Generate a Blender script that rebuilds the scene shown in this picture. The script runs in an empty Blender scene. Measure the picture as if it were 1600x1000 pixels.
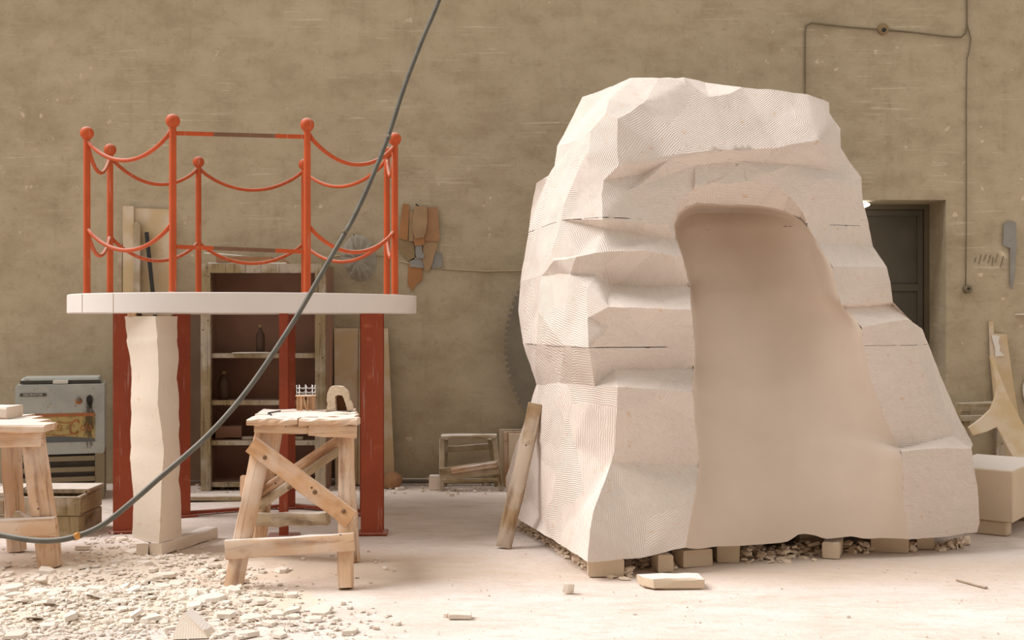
import bpy, bmesh, math, random
from mathutils import Vector, Matrix, noise

# ---------------------------------------------------------------- camera, sky, light, exposure
SC = bpy.context.scene
COL = SC.collection
R = random.Random(7)
FPX, CAMZ = 1900.0, 1.40

cam_d = bpy.data.cameras.new('camera')
cam_d.sensor_fit = 'HORIZONTAL'
cam_d.sensor_width = 36.0
cam_d.lens = 36.0 * FPX / 1600.0
cam_d.clip_end = 200
cam = bpy.data.objects.new('camera', cam_d)
cam.location = (0, 0, CAMZ)
cam.rotation_euler = (math.radians(90), 0, 0)
COL.objects.link(cam)
SC.camera = cam

world = bpy.data.worlds.new('overcast_sky')
SC.world = world
world.use_nodes = True
wb = world.node_tree.nodes['Background']
wb.inputs['Color'].default_value = (1.0, 0.945, 0.885, 1)
wb.inputs['Strength'].default_value = 0.56

sun_d = bpy.data.lights.new('hazy_sun', 'SUN')
sun_d.energy = 3.0
sun_d.angle = math.radians(38)
sun_d.color = (1.0, 0.975, 0.975)
sun = bpy.data.objects.new('hazy_sun', sun_d)
COL.objects.link(sun)
sun.rotation_euler = Vector((0.64, -0.05, -0.76)).to_track_quat('-Z', 'Y').to_euler()

SC.view_settings.view_transform = 'Standard'
SC.view_settings.look = 'None'
SC.view_settings.gamma = 1.0
SC.view_settings.use_curve_mapping = False
SC.view_settings.exposure = 0.42

# ---------------------------------------------------------------- helpers
def P(px, py, D):
    """a point of the place seen at pixel (px, py) of the photograph, D metres deep"""
    return Vector(((px - 800) / FPX * D, D, CAMZ - (py - 500) / FPX * D))

def FL(py):
    """depth of a floor point seen at row py"""
    return FPX * CAMZ / (py - 500)

def PF(px, py):
    return P(px, py, FL(py))

def srgb(r, g, b):
    f = lambda c: (c / 255 / 12.92) if c <= 10 else ((c / 255 + 0.055) / 1.055) ** 2.4
    return (f(r), f(g), f(b), 1)

def empty(name, loc, label, cat, group=None):
    o = bpy.data.objects.new(name, None)
    o.empty_display_size = 0.1
    COL.objects.link(o)
    o.location = loc
    tag(o, label, cat, group)
    return o

def tag(o, label=None, cat=None, group=None, kind=None):
    if label: o['label'] = label
    if cat: o['category'] = cat
    if group: o['group'] = group
    if kind: o['kind'] = kind
    return o

WLOC = {}
def wloc(o):
    v = Vector((0, 0, 0))
    while o is not None:
        v = v + Vector(o.location)
        o = o.parent
    return v

def put(name, mesh, parent=None, loc=None):
    """link a mesh whose coordinates are world coordinates (minus loc) as one object"""
    o = bpy.data.objects.new(name, mesh)
    COL.objects.link(o)
    if parent is not None:
        o.parent = parent
        o.location = -wloc(parent) if loc is None else Vector(loc) - wloc(parent)
    elif loc is not None:
        o.location = loc
    return o

class MB:
    """collects shapes into one mesh"""
    def __init__(s):
        s.bm = bmesh.new()
        s.uv = s.bm.loops.layers.uv.new('uv')

    def face(s, vs, mi=0, smooth=False):
        try:
            f = s.bm.faces.new(vs)
        except ValueError:
            return None
        f.material_index = mi
        f.smooth = smooth
        return f

    def hexa(s, c, mi=0):
        """c: 8 corners, 0-3 one end ring, 4-7 the other end ring"""
        v = [s.bm.verts.new(p) for p in c]
        fs = [s.face([v[3], v[2], v[1], v[0]], mi), s.face([v[4], v[5], v[6], v[7]], mi)]
        for i in range(4):
            j = (i + 1) % 4
            fs.append(s.face([v[i], v[j], v[4 + j], v[4 + i]], mi))
        return v

    def beam(s, a, b, w, t, up=(0, 0, 1), w2=None, t2=None, jit=0.0, segs=1, bev=0.0, mi=0):
        """a timber from a to b: w across, t along the up side"""
        a, b = Vector(a), Vector(b)
        d = (b - a)
        L = d.length
        d.normalize()
        up = Vector(up)
        sx = d.cross(up)
        if sx.length < 1e-4:
            sx = d.cross(Vector((0, 1, 0)))
        sx.normalize()
        su = sx.cross(d).normalized()
        w2 = w if w2 is None else w2
        t2 = t if t2 is None else t2
        n0 = len(s.bm.verts)
        uo, vo = R.uniform(0, 9), R.uniform(0, 9)
        rings = []
        for k in range(segs + 1):
            q = k / segs
            ww, tt = w + (w2 - w) * q, t + (t2 - t) * q
            p = a + d * L * q
            bb = min(bev, ww * .3, tt * .3)
            pts = []
            if bb > 0:
                cs = [(-1, -1, 1, 0), (1, -1, -1, 0), (1, -1, 0, 1), (1, 1, 0, -1), (1, 1, -1, 0), (-1, 1, 1, 0), (-1, 1, 0, -1), (-1, -1, 0, 1)]
                for (cx, cz, ex, ez) in cs:
                    pts.append((cx * ww / 2 + ex * bb, cz * tt / 2 + ez * bb))
            else:
                pts = [(-ww / 2, -tt / 2), (ww / 2, -tt / 2), (ww / 2, tt / 2), (-ww / 2, tt / 2)]
            ring = []
            for (x, z) in pts:
                jj = Vector((R.uniform(-jit, jit), R.uniform(-jit, jit), R.uniform(-jit, jit)))
                ring.append(s.bm.verts.new(p + sx * x + su * z + jj))
            rings.append(ring)
        n = len(rings[0])
        faces = []
        for k in range(segs):
            for i in range(n):
                j = (i + 1) % n
                f = s.face([rings[k][i], rings[k][j], rings[k + 1][j], rings[k + 1][i]], mi)
                if f:
                    for l, (ui, vk) in zip(f.loops, ((i, k), (i + 1, k), (i + 1, k + 1), (i, k + 1))):
                        l[s.uv].uv = (uo + ui / n * 2 * (w + t), vo + vk / segs * L)
        for ring, rev in ((rings[0], True), (rings[-1], False)):
            f = s.face(ring[::-1] if rev else ring, mi)
            if f:
                for l in f.loops:
                    l[s.uv].uv = (uo + l.vert.co.dot(sx), vo + l.vert.co.dot(su))
        return s

    def box(s, lo, hi, mi=0, bev=0.0):
        lo, hi = Vector(lo), Vector(hi)
        c = (lo + hi) / 2
        return s.beam((c.x, lo.y, c.z), (c.x, hi.y, c.z), hi.x - lo.x, hi.z - lo.z, bev=bev, mi=mi)

    def tube(s, pts, r, n=8, mi=0, cap=True, r_end=None):
        pts = [Vector(p) for p in pts]
        m = len(pts)
        rings = []
        prev = None
        for i, p in enumerate(pts):
            d = (pts[min(i + 1, m - 1)] - pts[max(i - 1, 0)]).normalized()
            if prev is None:
                x = d.cross(Vector((0, 0, 1)))
                if x.length < 1e-3:
                    x = d.cross(Vector((1, 0, 0)))
            else:
                x = prev - d * prev.dot(d)
            x.normalize()
            prev = x
            y = d.cross(x)
            rr = r if r_end is None else r + (r_end - r) * i / (m - 1)
            rings.append([s.bm.verts.new(p + (x * math.cos(2 * math.pi * k / n) + y * math.sin(2 * math.pi * k / n)) * rr) for k in range(n)])
        for i in range(m - 1):
            for k in range(n):
                j = (k + 1) % n
                f = s.face([rings[i][k], rings[i][j], rings[i + 1][j], rings[i + 1][k]], mi, True)
        if cap:
            s.face(rings[0][::-1], mi)
            s.face(rings[-1], mi)
        return s

    def lathe(s, prof, c, axis=(0, 0, 1), n=16, mi=0, smooth=True):
        """prof: (radius, height) from the bottom up, around an axis through c"""
        c, ax = Vector(c), Vector(axis).normalized()
        x = ax.cross(Vector((0, 1, 0)))
        if x.length < 1e-3:
            x = ax.cross(Vector((1, 0, 0)))
        x.normalize()
        y = ax.cross(x)
        rings = []
        for (r, h) in prof:
            if r < 1e-5:
                rings.append([s.bm.verts.new(c + ax * h)])
            else:
                rings.append([s.bm.verts.new(c + ax * h + (x * math.cos(2 * math.pi * k / n) + y * math.sin(2 * math.pi * k / n)) * r) for k in range(n)])
        for a, b in zip(rings[:-1], rings[1:]):
            for k in range(n):
                j = (k + 1) % n
                if len(a) == 1 and len(b) == 1: continue
                if len(a) == 1: s.face([a[0], b[j], b[k]], mi, smooth)
                elif len(b) == 1: s.face([a[k], a[j], b[0]], mi, smooth)
                else: s.face([a[k], a[j], b[j], b[k]], mi, smooth)
        if len(rings[0]) > 1: s.face(rings[0][::-1], mi)
        if len(rings[-1]) > 1: s.face(rings[-1], mi)
        return s

    def ball(s, c, r, n=16, m=10, mi=0):
        pr = [(r * math.sin(math.pi * i / m), -r * math.cos(math.pi * i / m)) for i in range(m + 1)]
        return s.lathe(pr, c, n=n, mi=mi)

    def prism(s, pts, ext, mi=0, side_mi=None):
        """a flat outline (3D points) thickened by the vector ext"""
        ext = Vector(ext)
        a = [s.bm.verts.new(Vector(p)) for p in pts]
        b = [s.bm.verts.new(Vector(p) + ext) for p in pts]
        s.face(a, mi)
        s.face(b[::-1], mi)
        n = len(a)
        for i in range(n):
            j = (i + 1) % n
            s.face([a[i], b[i], b[j], a[j]], mi if side_mi is None else side_mi)
        return s

    def jitter(s, amp, freq=8.0, seed=0.0):
        for v in s.bm.verts:
            v.co += noise.noise_vector(v.co * freq + Vector((seed, seed, seed))) * amp
        return s

    def subdiv(s, maxlen, rounds=5):
        for _ in range(rounds):
            es = [e for e in s.bm.edges if e.calc_length() > maxlen]
            if not es: break
            bmesh.ops.subdivide_edges(s.bm, edges=es, cuts=1, use_grid_fill=True)
            bmesh.ops.triangulate(s.bm, faces=[f for f in s.bm.faces if len(f.verts) > 4])
        return s

    def build(s, name, mats, parent=None, loc=None, sharp=None, smooth=None):
        bmesh.ops.recalc_face_normals(s.bm, faces=s.bm.faces[:])
        me = bpy.data.meshes.new(name)
        if loc is not None:
            for v in s.bm.verts:
                v.co -= Vector(loc)
        if smooth is not None:
            for f in s.bm.faces: f.smooth = smooth
        s.bm.to_mesh(me)
        s.bm.free()
        for m in (mats if isinstance(mats, (list, tuple)) else [mats]):
            me.materials.append(m)
        if sharp is not None:
            me.set_sharp_from_angle(angle=math.radians(sharp))
        return put(name, me, parent, loc)

def copy_tree(o, parent=None):
    c = o.copy()
    COL.objects.link(c)
    if parent is not None: c.parent = parent
    for ch in list(o.children): copy_tree(ch, c)
    return c

# ---------------------------------------------------------------- materials
class NT:
    def __init__(s, name, rough=0.85, spec=0.25):
        s.m = bpy.data.materials.new(name)
        s.m.use_nodes = True
        s.t = s.m.node_tree
        s.b = s.t.nodes['Principled BSDF']
        s.b.inputs['Roughness'].default_value = rough
        s.b.inputs['Specular IOR Level'].default_value = spec
        s.tc = s.t.nodes.new('ShaderNodeTexCoord')
        s.obj = s.tc.outputs['Object']
        geo = s.t.nodes.new('ShaderNodeNewGeometry')
        s.pos = geo.outputs['Position']
        s.nor = geo.outputs['Normal']
    def n(s, kind, ins=None, **kw):
        nd = s.t.nodes.new(kind)
        for k, v in kw.items(): setattr(nd, k, v)
        for k, v in (ins or {}).items():
            if isinstance(v, bpy.types.NodeSocket): s.t.links.new(v, nd.inputs[k])
            else: nd.inputs[k].default_value = v
        return nd
    def link(s, a, b): s.t.links.new(a, b)
    def map(s, src, scale=(1, 1, 1), rot=(0, 0, 0), loc=(0, 0, 0)):
        return s.n('ShaderNodeMapping', {'Vector': src, 'Scale': scale, 'Rotation': rot, 'Location': loc}).outputs[0]
    def noise(s, vec, scale, detail=4.0, rough=0.55, dist=0.0):
        return s.n('ShaderNodeTexNoise', {'Vector': vec, 'Scale': scale, 'Detail': detail, 'Roughness': rough, 'Distortion': dist}).outputs[0]
    def ramp(s, fac, stops):
        r = s.n('ShaderNodeValToRGB', {'Fac': fac})
        e = r.color_ramp.elements
        while len(e) > 1: e.remove(e[-1])
        e[0].position, e[0].color = stops[0][0], stops[0][1]
        for p, c in stops[1:]:
            x = e.new(p); x.color = c
        return r.outputs[0]
    def step(s, fac, a, b):
        return s.n('ShaderNodeMapRange', {'Value': fac, 'From Min': a, 'From Max': b}, interpolation_type='SMOOTHSTEP').outputs[0]
    def mix(s, fac, a, b, mode='MIX'):
        nd = s.t.nodes.new('ShaderNodeMix')
        nd.data_type = 'RGBA'; nd.blend_type = mode
        ins = {'f': nd.inputs[0], 'a': nd.inputs[6], 'b': nd.inputs[7]}
        for k, v in (('f', fac), ('a', a), ('b', b)):
            if isinstance(v, bpy.types.NodeSocket): s.t.links.new(v, ins[k])
            else: ins[k].default_value = v
        return nd.outputs[2]
    def math(s, op, a, b=0.0):
        return s.n('ShaderNodeMath', {0: a, 1: b}, operation=op).outputs[0]
    def up(s, a=0.5, b=0.85):
        z = s.n('ShaderNodeSeparateXYZ', {0: s.nor}).outputs[2]
        return s.step(z, a, b)
    def color(s, c):
        if isinstance(c, bpy.types.NodeSocket): s.link(c, s.b.inputs['Base Color'])
        else: s.b.inputs['Base Color'].default_value = c
    def bump(s, h, strength=0.3, dist=0.01, prev=None):
        ins = {'Height': h, 'Strength': strength, 'Distance': dist}
        if prev is not None: ins['Normal'] = prev
        o = s.n('ShaderNodeBump', ins).outputs[0]
        s.link(o, s.b.inputs['Normal'])
        return o

def simple(name, c, rough=0.8, var=0.12, scale=6.0, dust=0.0, bump=0.0, metal=0.0, dustc=None):
    t = NT(name, rough)
    f = t.noise(t.pos, scale, 5)
    d = tuple(max(0, x * (1 - var * 2)) for x in c[:3]) + (1,)
    l = tuple(min(1, x * (1 + var)) for x in c[:3]) + (1,)
    col = t.ramp(f, [(0.3, d), (0.7, l)])
    if dust > 0:
        col = t.mix(t.math('MULTIPLY', t.up(), dust), col, dustc or DUST)
    t.color(col)
    t.b.inputs['Metallic'].default_value = metal
    if bump: t.bump(t.noise(t.pos, scale * 6, 4), bump, 0.01)
    return t.m

DUST = (0.80, 0.73, 0.66, 1)
M = {}

def mat_stone(name, base, chisel=1.0, speck=True, dust=0.0):
    t = NT(name, 0.92, 0.15)
    n1 = t.noise(t.pos, 2.2, 5)
    n2 = t.noise(t.pos, 14, 4)
    b = Vector(base[:3])
    col = t.ramp(n1, [(0.3, tuple(b * 0.94) + (1,)), (0.7, tuple(b * 1.03) + (1,))])
    if speck:
        sp = t.step(t.noise(t.pos, 32, 2, 0.5, 0.4), 0.60, 0.72)
        sp2 = t.step(n2, 0.5, 0.62)
        col = t.mix(t.math('MULTIPLY', t.math('MULTIPLY', sp, sp2), 0.5), col, (0.66, 0.42, 0.25, 1))
    if dust: col = t.mix(t.math('MULTIPLY', t.up(0.7, 0.95), dust), col, (0.83, 0.77, 0.72, 1))
    t.color(col)
    nb = None
    if chisel:
        # rows of claw-chisel lines, turning from patch to patch
        vor = t.n('ShaderNodeTexVoronoi', {'Vector': t.pos, 'Scale': 2.6, 'Randomness': 1.0})
        ang = t.n('ShaderNodeSeparateColor', {0: vor.outputs['Color']}).outputs[0]
        rot = t.n('ShaderNodeVectorRotate', {'Vector': t.pos, 'Axis': (0.3, 1, 0.1), 'Angle': t.math('MULTIPLY', ang, 3.0)}, rotation_type='AXIS_ANGLE').outputs[0]
        wv = t.n('ShaderNodeTexWave', {'Vector': rot, 'Scale': 27.0, 'Distortion': 4.0, 'Detail': 2.0, 'Detail Scale': 0.6}, wave_type='BANDS', bands_direction='X', wave_profile='TRI').outputs[1]
        nb = t.bump(wv, 0.75 * chisel, 0.004)
    t.bump(t.noise(t.pos, 60, 4, 0.7), 0.25, 0.004, nb)
    return t.m

def mat_wood(name, c, dark, dust=0.75, holes=True, grain=1.0):
    t = NT(name, 0.88, 0.15)
    uv = t.tc.outputs['UV']
    g = t.noise(t.map(uv, (34, 2.2, 1)), 1.0, 5, 0.6, 0.6)
    big = t.noise(t.pos, 3.5, 4)
    d2 = tuple(x * .55 for x in dark[:3]) + (1,)
    col = t.ramp(g, [(0.22, d2), (0.34, dark), (0.5, c), (0.8, tuple(min(1, x * 1.1) for x in c[:3]) + (1,))])
    col = t.mix(t.math('MULTIPLY', t.step(big, 0.42, 0.62), 0.35), col, DUST)
    if holes:
        ck = t.step(t.noise(t.map(uv, (60, 1.1, 1)), 1.0, 3, 0.5, 1.2), 0.64, 0.70)
        col = t.mix(t.math('MULTIPLY', ck, 0.55), col, d2)
        bl = t.step(t.noise(t.pos, 9, 4, 0.7), 0.58, 0.70)
        col = t.mix(t.math('MULTIPLY', bl, 0.35), col, dark)
        v = t.n('ShaderNodeTexVoronoi', {'Vector': t.pos, 'Scale': 16.0}).outputs['Distance']
        h = t.math('SUBTRACT', 1.0, t.step(v, 0.07, 0.12))
        col = t.mix(t.math('MULTIPLY', h, t.step(t.noise(t.pos, 5, 2), 0.5, 0.55)), col, (0.05, 0.035, 0.025, 1))
    col = t.mix(t.math('MULTIPLY', t.up(0.6, 0.9), dust), col, DUST)
    t.color(col)
    t.bump(g, 0.35 * grain, 0.006)
    return t.m
# ---------------------------------------------------------------- room: floor, wall, doorway
def make_wall_mat():
    t = NT('stained_plaster', 0.93, 0.1)
    p = t.pos
    big = t.noise(p, 0.55, 5, 0.6)
    mid = t.noise(t.map(p, (1, 1, 1.6)), 2.6, 6, 0.68)
    col = t.ramp(big, [(0.30, srgb(164, 150, 124)), (0.5, srgb(182, 167, 140)), (0.72, srgb(196, 182, 156))])
    col = t.mix(0.5, col, t.ramp(mid, [(0.3, srgb(148, 131, 104)), (0.52, srgb(182, 167, 140)), (0.78, srgb(202, 188, 162))]))
    # pale wiped scratches, mostly level, some slanting
    for rot, sc_, lo, amt in (((0, 0.06, 0), (0.7, 1, 16), 0.60, 0.34), ((0, -0.5, 0), (1.1, 1, 22), 0.64, 0.26), ((0, 1.45, 0), (0.9, 1, 20), 0.65, 0.2)):
        sc = t.step(t.noise(t.map(p, sc_, rot), 2.2, 5, 0.7, 0.2), lo - .03, lo + .06)
        scm = t.step(t.noise(t.map(p, (1, 1, 1), (0, 0, 0), (rot[1] * 7, 0, 3)), 1.1, 3), 0.47, 0.62)
        col = t.mix(t.math('MULTIPLY', t.math('MULTIPLY', sc, scm), amt), col, srgb(240, 230, 208))
    # pale plaster splashes
    spl = t.math('MULTIPLY', t.step(t.noise(p, 12, 3, 0.5, 0.2), 0.66, 0.72), t.step(t.noise(p, 1.3, 2), 0.5, 0.6))
    col = t.mix(t.math('MULTIPLY', spl, 0.55), col, srgb(232, 214, 186))
    # dark grime that runs down
    st = t.step(t.noise(t.map(p, (5, 1, 0.7)), 1.6, 5, 0.6), 0.54, 0.76)
    col = t.mix(t.math('MULTIPLY', st, 0.13), col, srgb(110, 92, 66))
    gr = t.step(t.noise(p, 11, 5, 0.75), 0.55, 0.70)
    col = t.mix(t.math('MULTIPLY', gr, 0.18), col, srgb(112, 92, 66))
    fine = t.step(t.noise(p, 34, 4, 0.7), 0.56, 0.70)
    col = t.mix(t.math('MULTIPLY', fine, 0.16), col, srgb(112, 92, 66))
    t.color(col)
    t.bump(t.noise(p, 18, 6, 0.7), 0.35, 0.01, t.bump(mid, 0.25, 0.03))
    return t.m

def make_floor_mat():
    t = NT('dusty_concrete', 0.95, 0.1)
    p = t.pos
    a = t.noise(t.map(p, (1, 1.6, 1)), 1.1, 6, 0.62)
    b = t.noise(t.map(p, (2.2, 5.5, 1), (0, 0, 0.25)), 2.0, 6, 0.68, 0.4)
    col = t.ramp(a, [(0.32, (0.68, 0.575, 0.49, 1)), (0.55, (0.78, 0.69, 0.63, 1)), (0.75, (0.83, 0.76, 0.71, 1))])
    col = t.mix(t.math('MULTIPLY', t.step(b, 0.48, 0.66), 0.5), col, (0.60, 0.485, 0.385, 1))
    # tan dust trodden round rubble and carved stone, plus the stone's shadow painted in
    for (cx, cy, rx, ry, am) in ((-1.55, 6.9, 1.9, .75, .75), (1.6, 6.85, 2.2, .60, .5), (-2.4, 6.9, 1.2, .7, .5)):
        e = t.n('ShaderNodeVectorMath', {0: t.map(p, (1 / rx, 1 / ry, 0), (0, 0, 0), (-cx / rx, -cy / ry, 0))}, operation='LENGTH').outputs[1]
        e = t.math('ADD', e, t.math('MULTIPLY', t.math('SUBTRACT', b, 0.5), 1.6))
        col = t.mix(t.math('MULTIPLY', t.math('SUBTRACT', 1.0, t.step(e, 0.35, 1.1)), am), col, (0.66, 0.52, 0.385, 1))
    f = t.noise(p, 26, 5, 0.7)
    col = t.mix(t.math('MULTIPLY', t.step(f, 0.58, 0.72), 0.35), col, (0.58, 0.45, 0.34, 1))
    sp = t.step(t.noise(p, 60, 2), 0.70, 0.74)
    col = t.mix(t.math('MULTIPLY', sp, 0.5), col, (0.36, 0.25, 0.17, 1))
    t.color(col)
    t.bump(f, 0.5, 0.012, t.bump(b, 0.5, 0.025))
    return t.m

M['wall'] = make_wall_mat()
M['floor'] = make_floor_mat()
WY = 10.43                                    # the wall's face

def fl_z(x, y):
    """gentle unevenness of the dusty floor"""
    return 0.006 * noise.noise(Vector((x * 1.3, y * 1.3, 0.0))) - 0.004

mb = MB()
NX, NY = 90, 75
x0, x1, y0, y1 = -6.0, 6.6, 2.0, 11.4
gr = [[mb.bm.verts.new((x0 + (x1 - x0) * i / NX, y0 + (y1 - y0) * j / NY, fl_z(x0 + (x1 - x0) * i / NX, y0 + (y1 - y0) * j / NY))) for i in range(NX + 1)] for j in range(NY + 1)]
for j in range(NY):
    for i in range(NX):
        mb.face([gr[j][i], gr[j][i + 1], gr[j + 1][i + 1], gr[j + 1][i]], 0, True)
# the yard floor goes on, flat, round the part in view
for (a, b, c, d) in ((-16, x0, -10, y1), (x1, 16, -10, y1), (x0, x1, -10, y0)):
    mb.face([mb.bm.verts.new(q) for q in ((a, c, -0.004), (b, c, -0.004), (b, d, -0.004), (a, d, -0.004))])
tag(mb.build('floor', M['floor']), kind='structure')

DX0, DX1, DZ = 2.55, 3.722, 2.43               # doorway in the wall
TOP = 6.6
# unseen roof slab and wall behind the camera, added to hold back sky light
M['sky_block'] = simple('sky_block_render', srgb(126, 114, 96), 0.95, 0.08, 2)
tag(MB().box((-12, 9.9, TOP), (12, WY + .5, TOP + .15)).build('sky_block_roof', M['sky_block']), kind='structure')
tag(MB().box((-12, -5.8, -.1), (12, -5.5, 8.0)).build('sky_block_wall', M['sky_block']), kind='structure')
mb = MB()
for lo, hi in (((-12, WY, -0.1), (DX0, WY + .5, TOP)), ((DX1, WY, -0.1), (12, WY + .5, TOP)), ((DX0, WY, DZ), (DX1, WY + .5, TOP))):
    mb.box(lo, hi)
tag(mb.build('wall_back', M['wall']), kind='structure')

M['door'] = simple('dark_door_paint', srgb(98, 92, 80), 0.6, 0.1, 3)
M['door_frame'] = simple('door_frame_paint', srgb(108, 98, 78), 0.7, 0.1, 3)
M['black_metal'] = simple('black_metal', srgb(52, 50, 48), 0.5, 0.1, 8)
dy = WY + 0.46
mb = MB()
mb.box((DX0, dy, 0), (DX1, dy + .05, DZ))
d1 = tag(mb.build('door_1', M['door']), kind='structure')
for (lo, hi, nm) in (((DX1 - .045, dy - .05, 0), (DX1, dy, DZ), 'door_frame'), ((DX0, dy - .05, DZ - .045), (DX1 - .045, dy, DZ), 'door_frame'),
                     ((DX1 - .10, dy - .03, 0), (DX1 - .052, dy, DZ - .05), 'door_stile'), ((DX0, dy - .03, DZ - .10), (DX1 - .10, dy, DZ - .05), 'door_rail'),
                     ((DX0, dy - .025, 1.66), (DX1 - .10, dy, 1.72), 'door_rail'), ((DX0, dy - .025, 0.0), (DX1 - .10, dy, 0.14), 'door_rail')):
    q = MB().box(lo, hi, bev=0.006)
    q.build(nm, M['door_frame'] if nm == 'door_frame' else M['door'], d1)

# grey service pipe that lies along the foot of the wall
M['pipe'] = simple('dusty_grey_pipe', srgb(120, 112, 100), 0.7, 0.1, 5, dust=0.7)
pp = [P(x, y, 10.33) for x, y in ((268, 757), (420, 756), (520, 752), (600, 750), (680, 747), (760, 748), (840, 750), (900, 752))]
for q in pp: q.z = 0.035
tag(MB().tube(pp, 0.022, 8).build('pipe', M['pipe']), 'grey dusty pipe lying along the foot of the back wall', 'pipe')

# ---------------------------------------------------------------- the carved stone
M['stone'] = mat_stone('carved_limestone', (0.76, 0.665, 0.59), 1.0)
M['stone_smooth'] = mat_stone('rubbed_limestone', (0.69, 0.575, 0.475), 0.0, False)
M['stone_tan'] = mat_stone('tan_limestone', (0.66, 0.53, 0.385), 0.25, True, 0.85)
M['stone_plain'] = mat_stone('sawn_limestone', (0.77, 0.665, 0.55), 0.25, True, 0.8)

def DF(px):                                     # depth of the block's front plane
    return 6.39 / (1 - 0.346 * (px - 800) / FPX)

VS = {}
def fr(**k):                                    # name=(px, py, set-back from the front plane)
    for n_, (x, y, o) in k.items(): VS[n_] = P(x, y, DF(x) + o)
def dp(**k):                                    # name=(px, py, depth)
    for n_, (x, y, d) in k.items(): VS[n_] = P(x, y, d)

fr(A3=(985, 122, .98), A4=(1030, 122, .78), A5=(1068, 121, .92), A5b=(1070, 128, .68), A6=(1100, 128, .95), A7=(1160, 136, .72), A8=(1220, 142, .68),
   A9=(1262, 148, .66), A10=(1296, 160, .64), A6n=(1083, 154, .60), A6p=(1108, 152, .60), A6m=(1140, 146, .64))
fr(B1=(1008, 158, .60), B2=(985, 175, .52), B3=(965, 184, .44), d4=(964, 225, .40), c0=(966, 258, .36), c1=(1035, 244, .37), c2=(1130, 234, .36),
   c3=(1212, 231, .36), c4=(1278, 218, .36))
fr(R1=(1297, 176, .60), R2=(1303, 186, .58), R3=(1313, 201, .55), R4=(1314, 230, .50), R5=(1326, 252, .50), R6=(1346, 278, .46), R7=(1347, 310, .42),
   R8=(1356, 347, .40), R9=(1364, 385, .40), R10=(1387, 418, .22), R11=(1392, 440, .20), R12=(1396, 472, .21))
fr(g1=(943, 282, .40), g2=(939, 305, .38), g3=(942, 343, .30), k0=(1005, 272, .43), k1=(1085, 258, .43), k2=(1160, 252, .43), k3=(1235, 256, .42), k4=(1300, 268, .45),
   w1=(1045, 250, .37), w2=(1000, 290, .36), w3=(978, 302, .36))
fr(l0=(1047, 352, .36), l1=(1062, 318, .38), l2=(1083, 298, .39), l2b=(1108, 287, .39), l3=(1130, 286, .39), l4=(1170, 284, .39), l5=(1210, 290, .39), l6=(1232, 304, .38), l7=(1252, 330, .36),
   sp1=(1086, 288, .37), sp2=(1100, 291, .37), sp3=(1128, 277, .395), sp5=(1165, 278, .395), sp6=(1200, 271, .37), fan1=(1262, 293, .37), fan2=(1290, 278, .37), fan3=(1325, 282, .42))
fr(e0=(1060, 333, .46), e1=(1053, 350, .44), e2=(1056, 374, .38), e3=(1066, 402, .31), e4=(1077, 448, .40), e5=(1080, 484, .12), e6=(1085, 540, .23), e7=(1084, 575, .31),
   e8=(1083, 612, .06), e9=(1085, 650, .10), e10=(1093, 728, .19), e11=(1088, 770, .06), e12=(1070, 856, .0),
   m2=(1072, 323, .48), m3=(1088, 318, .50), m4=(1130, 319, .50), m5=(1185, 321, .50), m6=(1225, 329, .48), m7=(1250, 342, .45), n0=(1263, 355, .38))
fr(n1=(1280, 380, .36), n2=(1300, 416, .22), n3=(1314, 476, .20), n4=(1346, 511, .13), n5=(1349, 542, .14), n6=(1361, 590, .13), n7=(1381, 650, .12), n8=(1404, 701, .13), n9=(1408, 705, .0),
   n10=(1413, 790, .0), n11=(1421, 842, .0), n3b=(1318, 480, .24), R12b=(1398, 476, .25))
fr(o6=(1421, 498, .15), o7=(1427, 542, .15), o8=(1445, 590, .14), o9=(1466, 640, .13), o10=(1490, 682, .11), o11=(1511, 697, .09), x1=(1460, 703, .0), o12=(1518, 701, .0),
   x2=(1528, 760, .0), x3=(1531, 815, .0), x4=(1527, 832, .02), x5=(1480, 838, .0),
   z1=(1441, 514, .42), z2=(1451, 541, .42), z3=(1476, 600, .40), z4=(1501, 660, .34), z5=(1520, 694, .22))
fr(q0=(945, 357, .36), q1=(985, 376, .36), q2=(1002, 391, .26), q3=(950, 394, .25), q4=(930, 396, .27), N0=(956, 446, .42), L1=(942, 432, .38), L0=(931, 430, .33),
   O0=(918, 450, .26), N1=(950, 479, .12), O1=(917, 498, .20), Q1=(950, 512, .175), Q2=(947, 542, .21), Q3=(941, 562, .23), Q4=(920, 543, .13), S0=(960, 578, .245), S1=(966, 604, .07),
   u1=(965, 640, .08), u2=(960, 700, .165), W0=(955, 724, .19), w05=(930, 792, .07), W1=(922, 830, .02), W3=(918, 878, .0), W2=(1000, 872, .0), qa=(985, 362, .40), qb=(1040, 372, .40))
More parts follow.
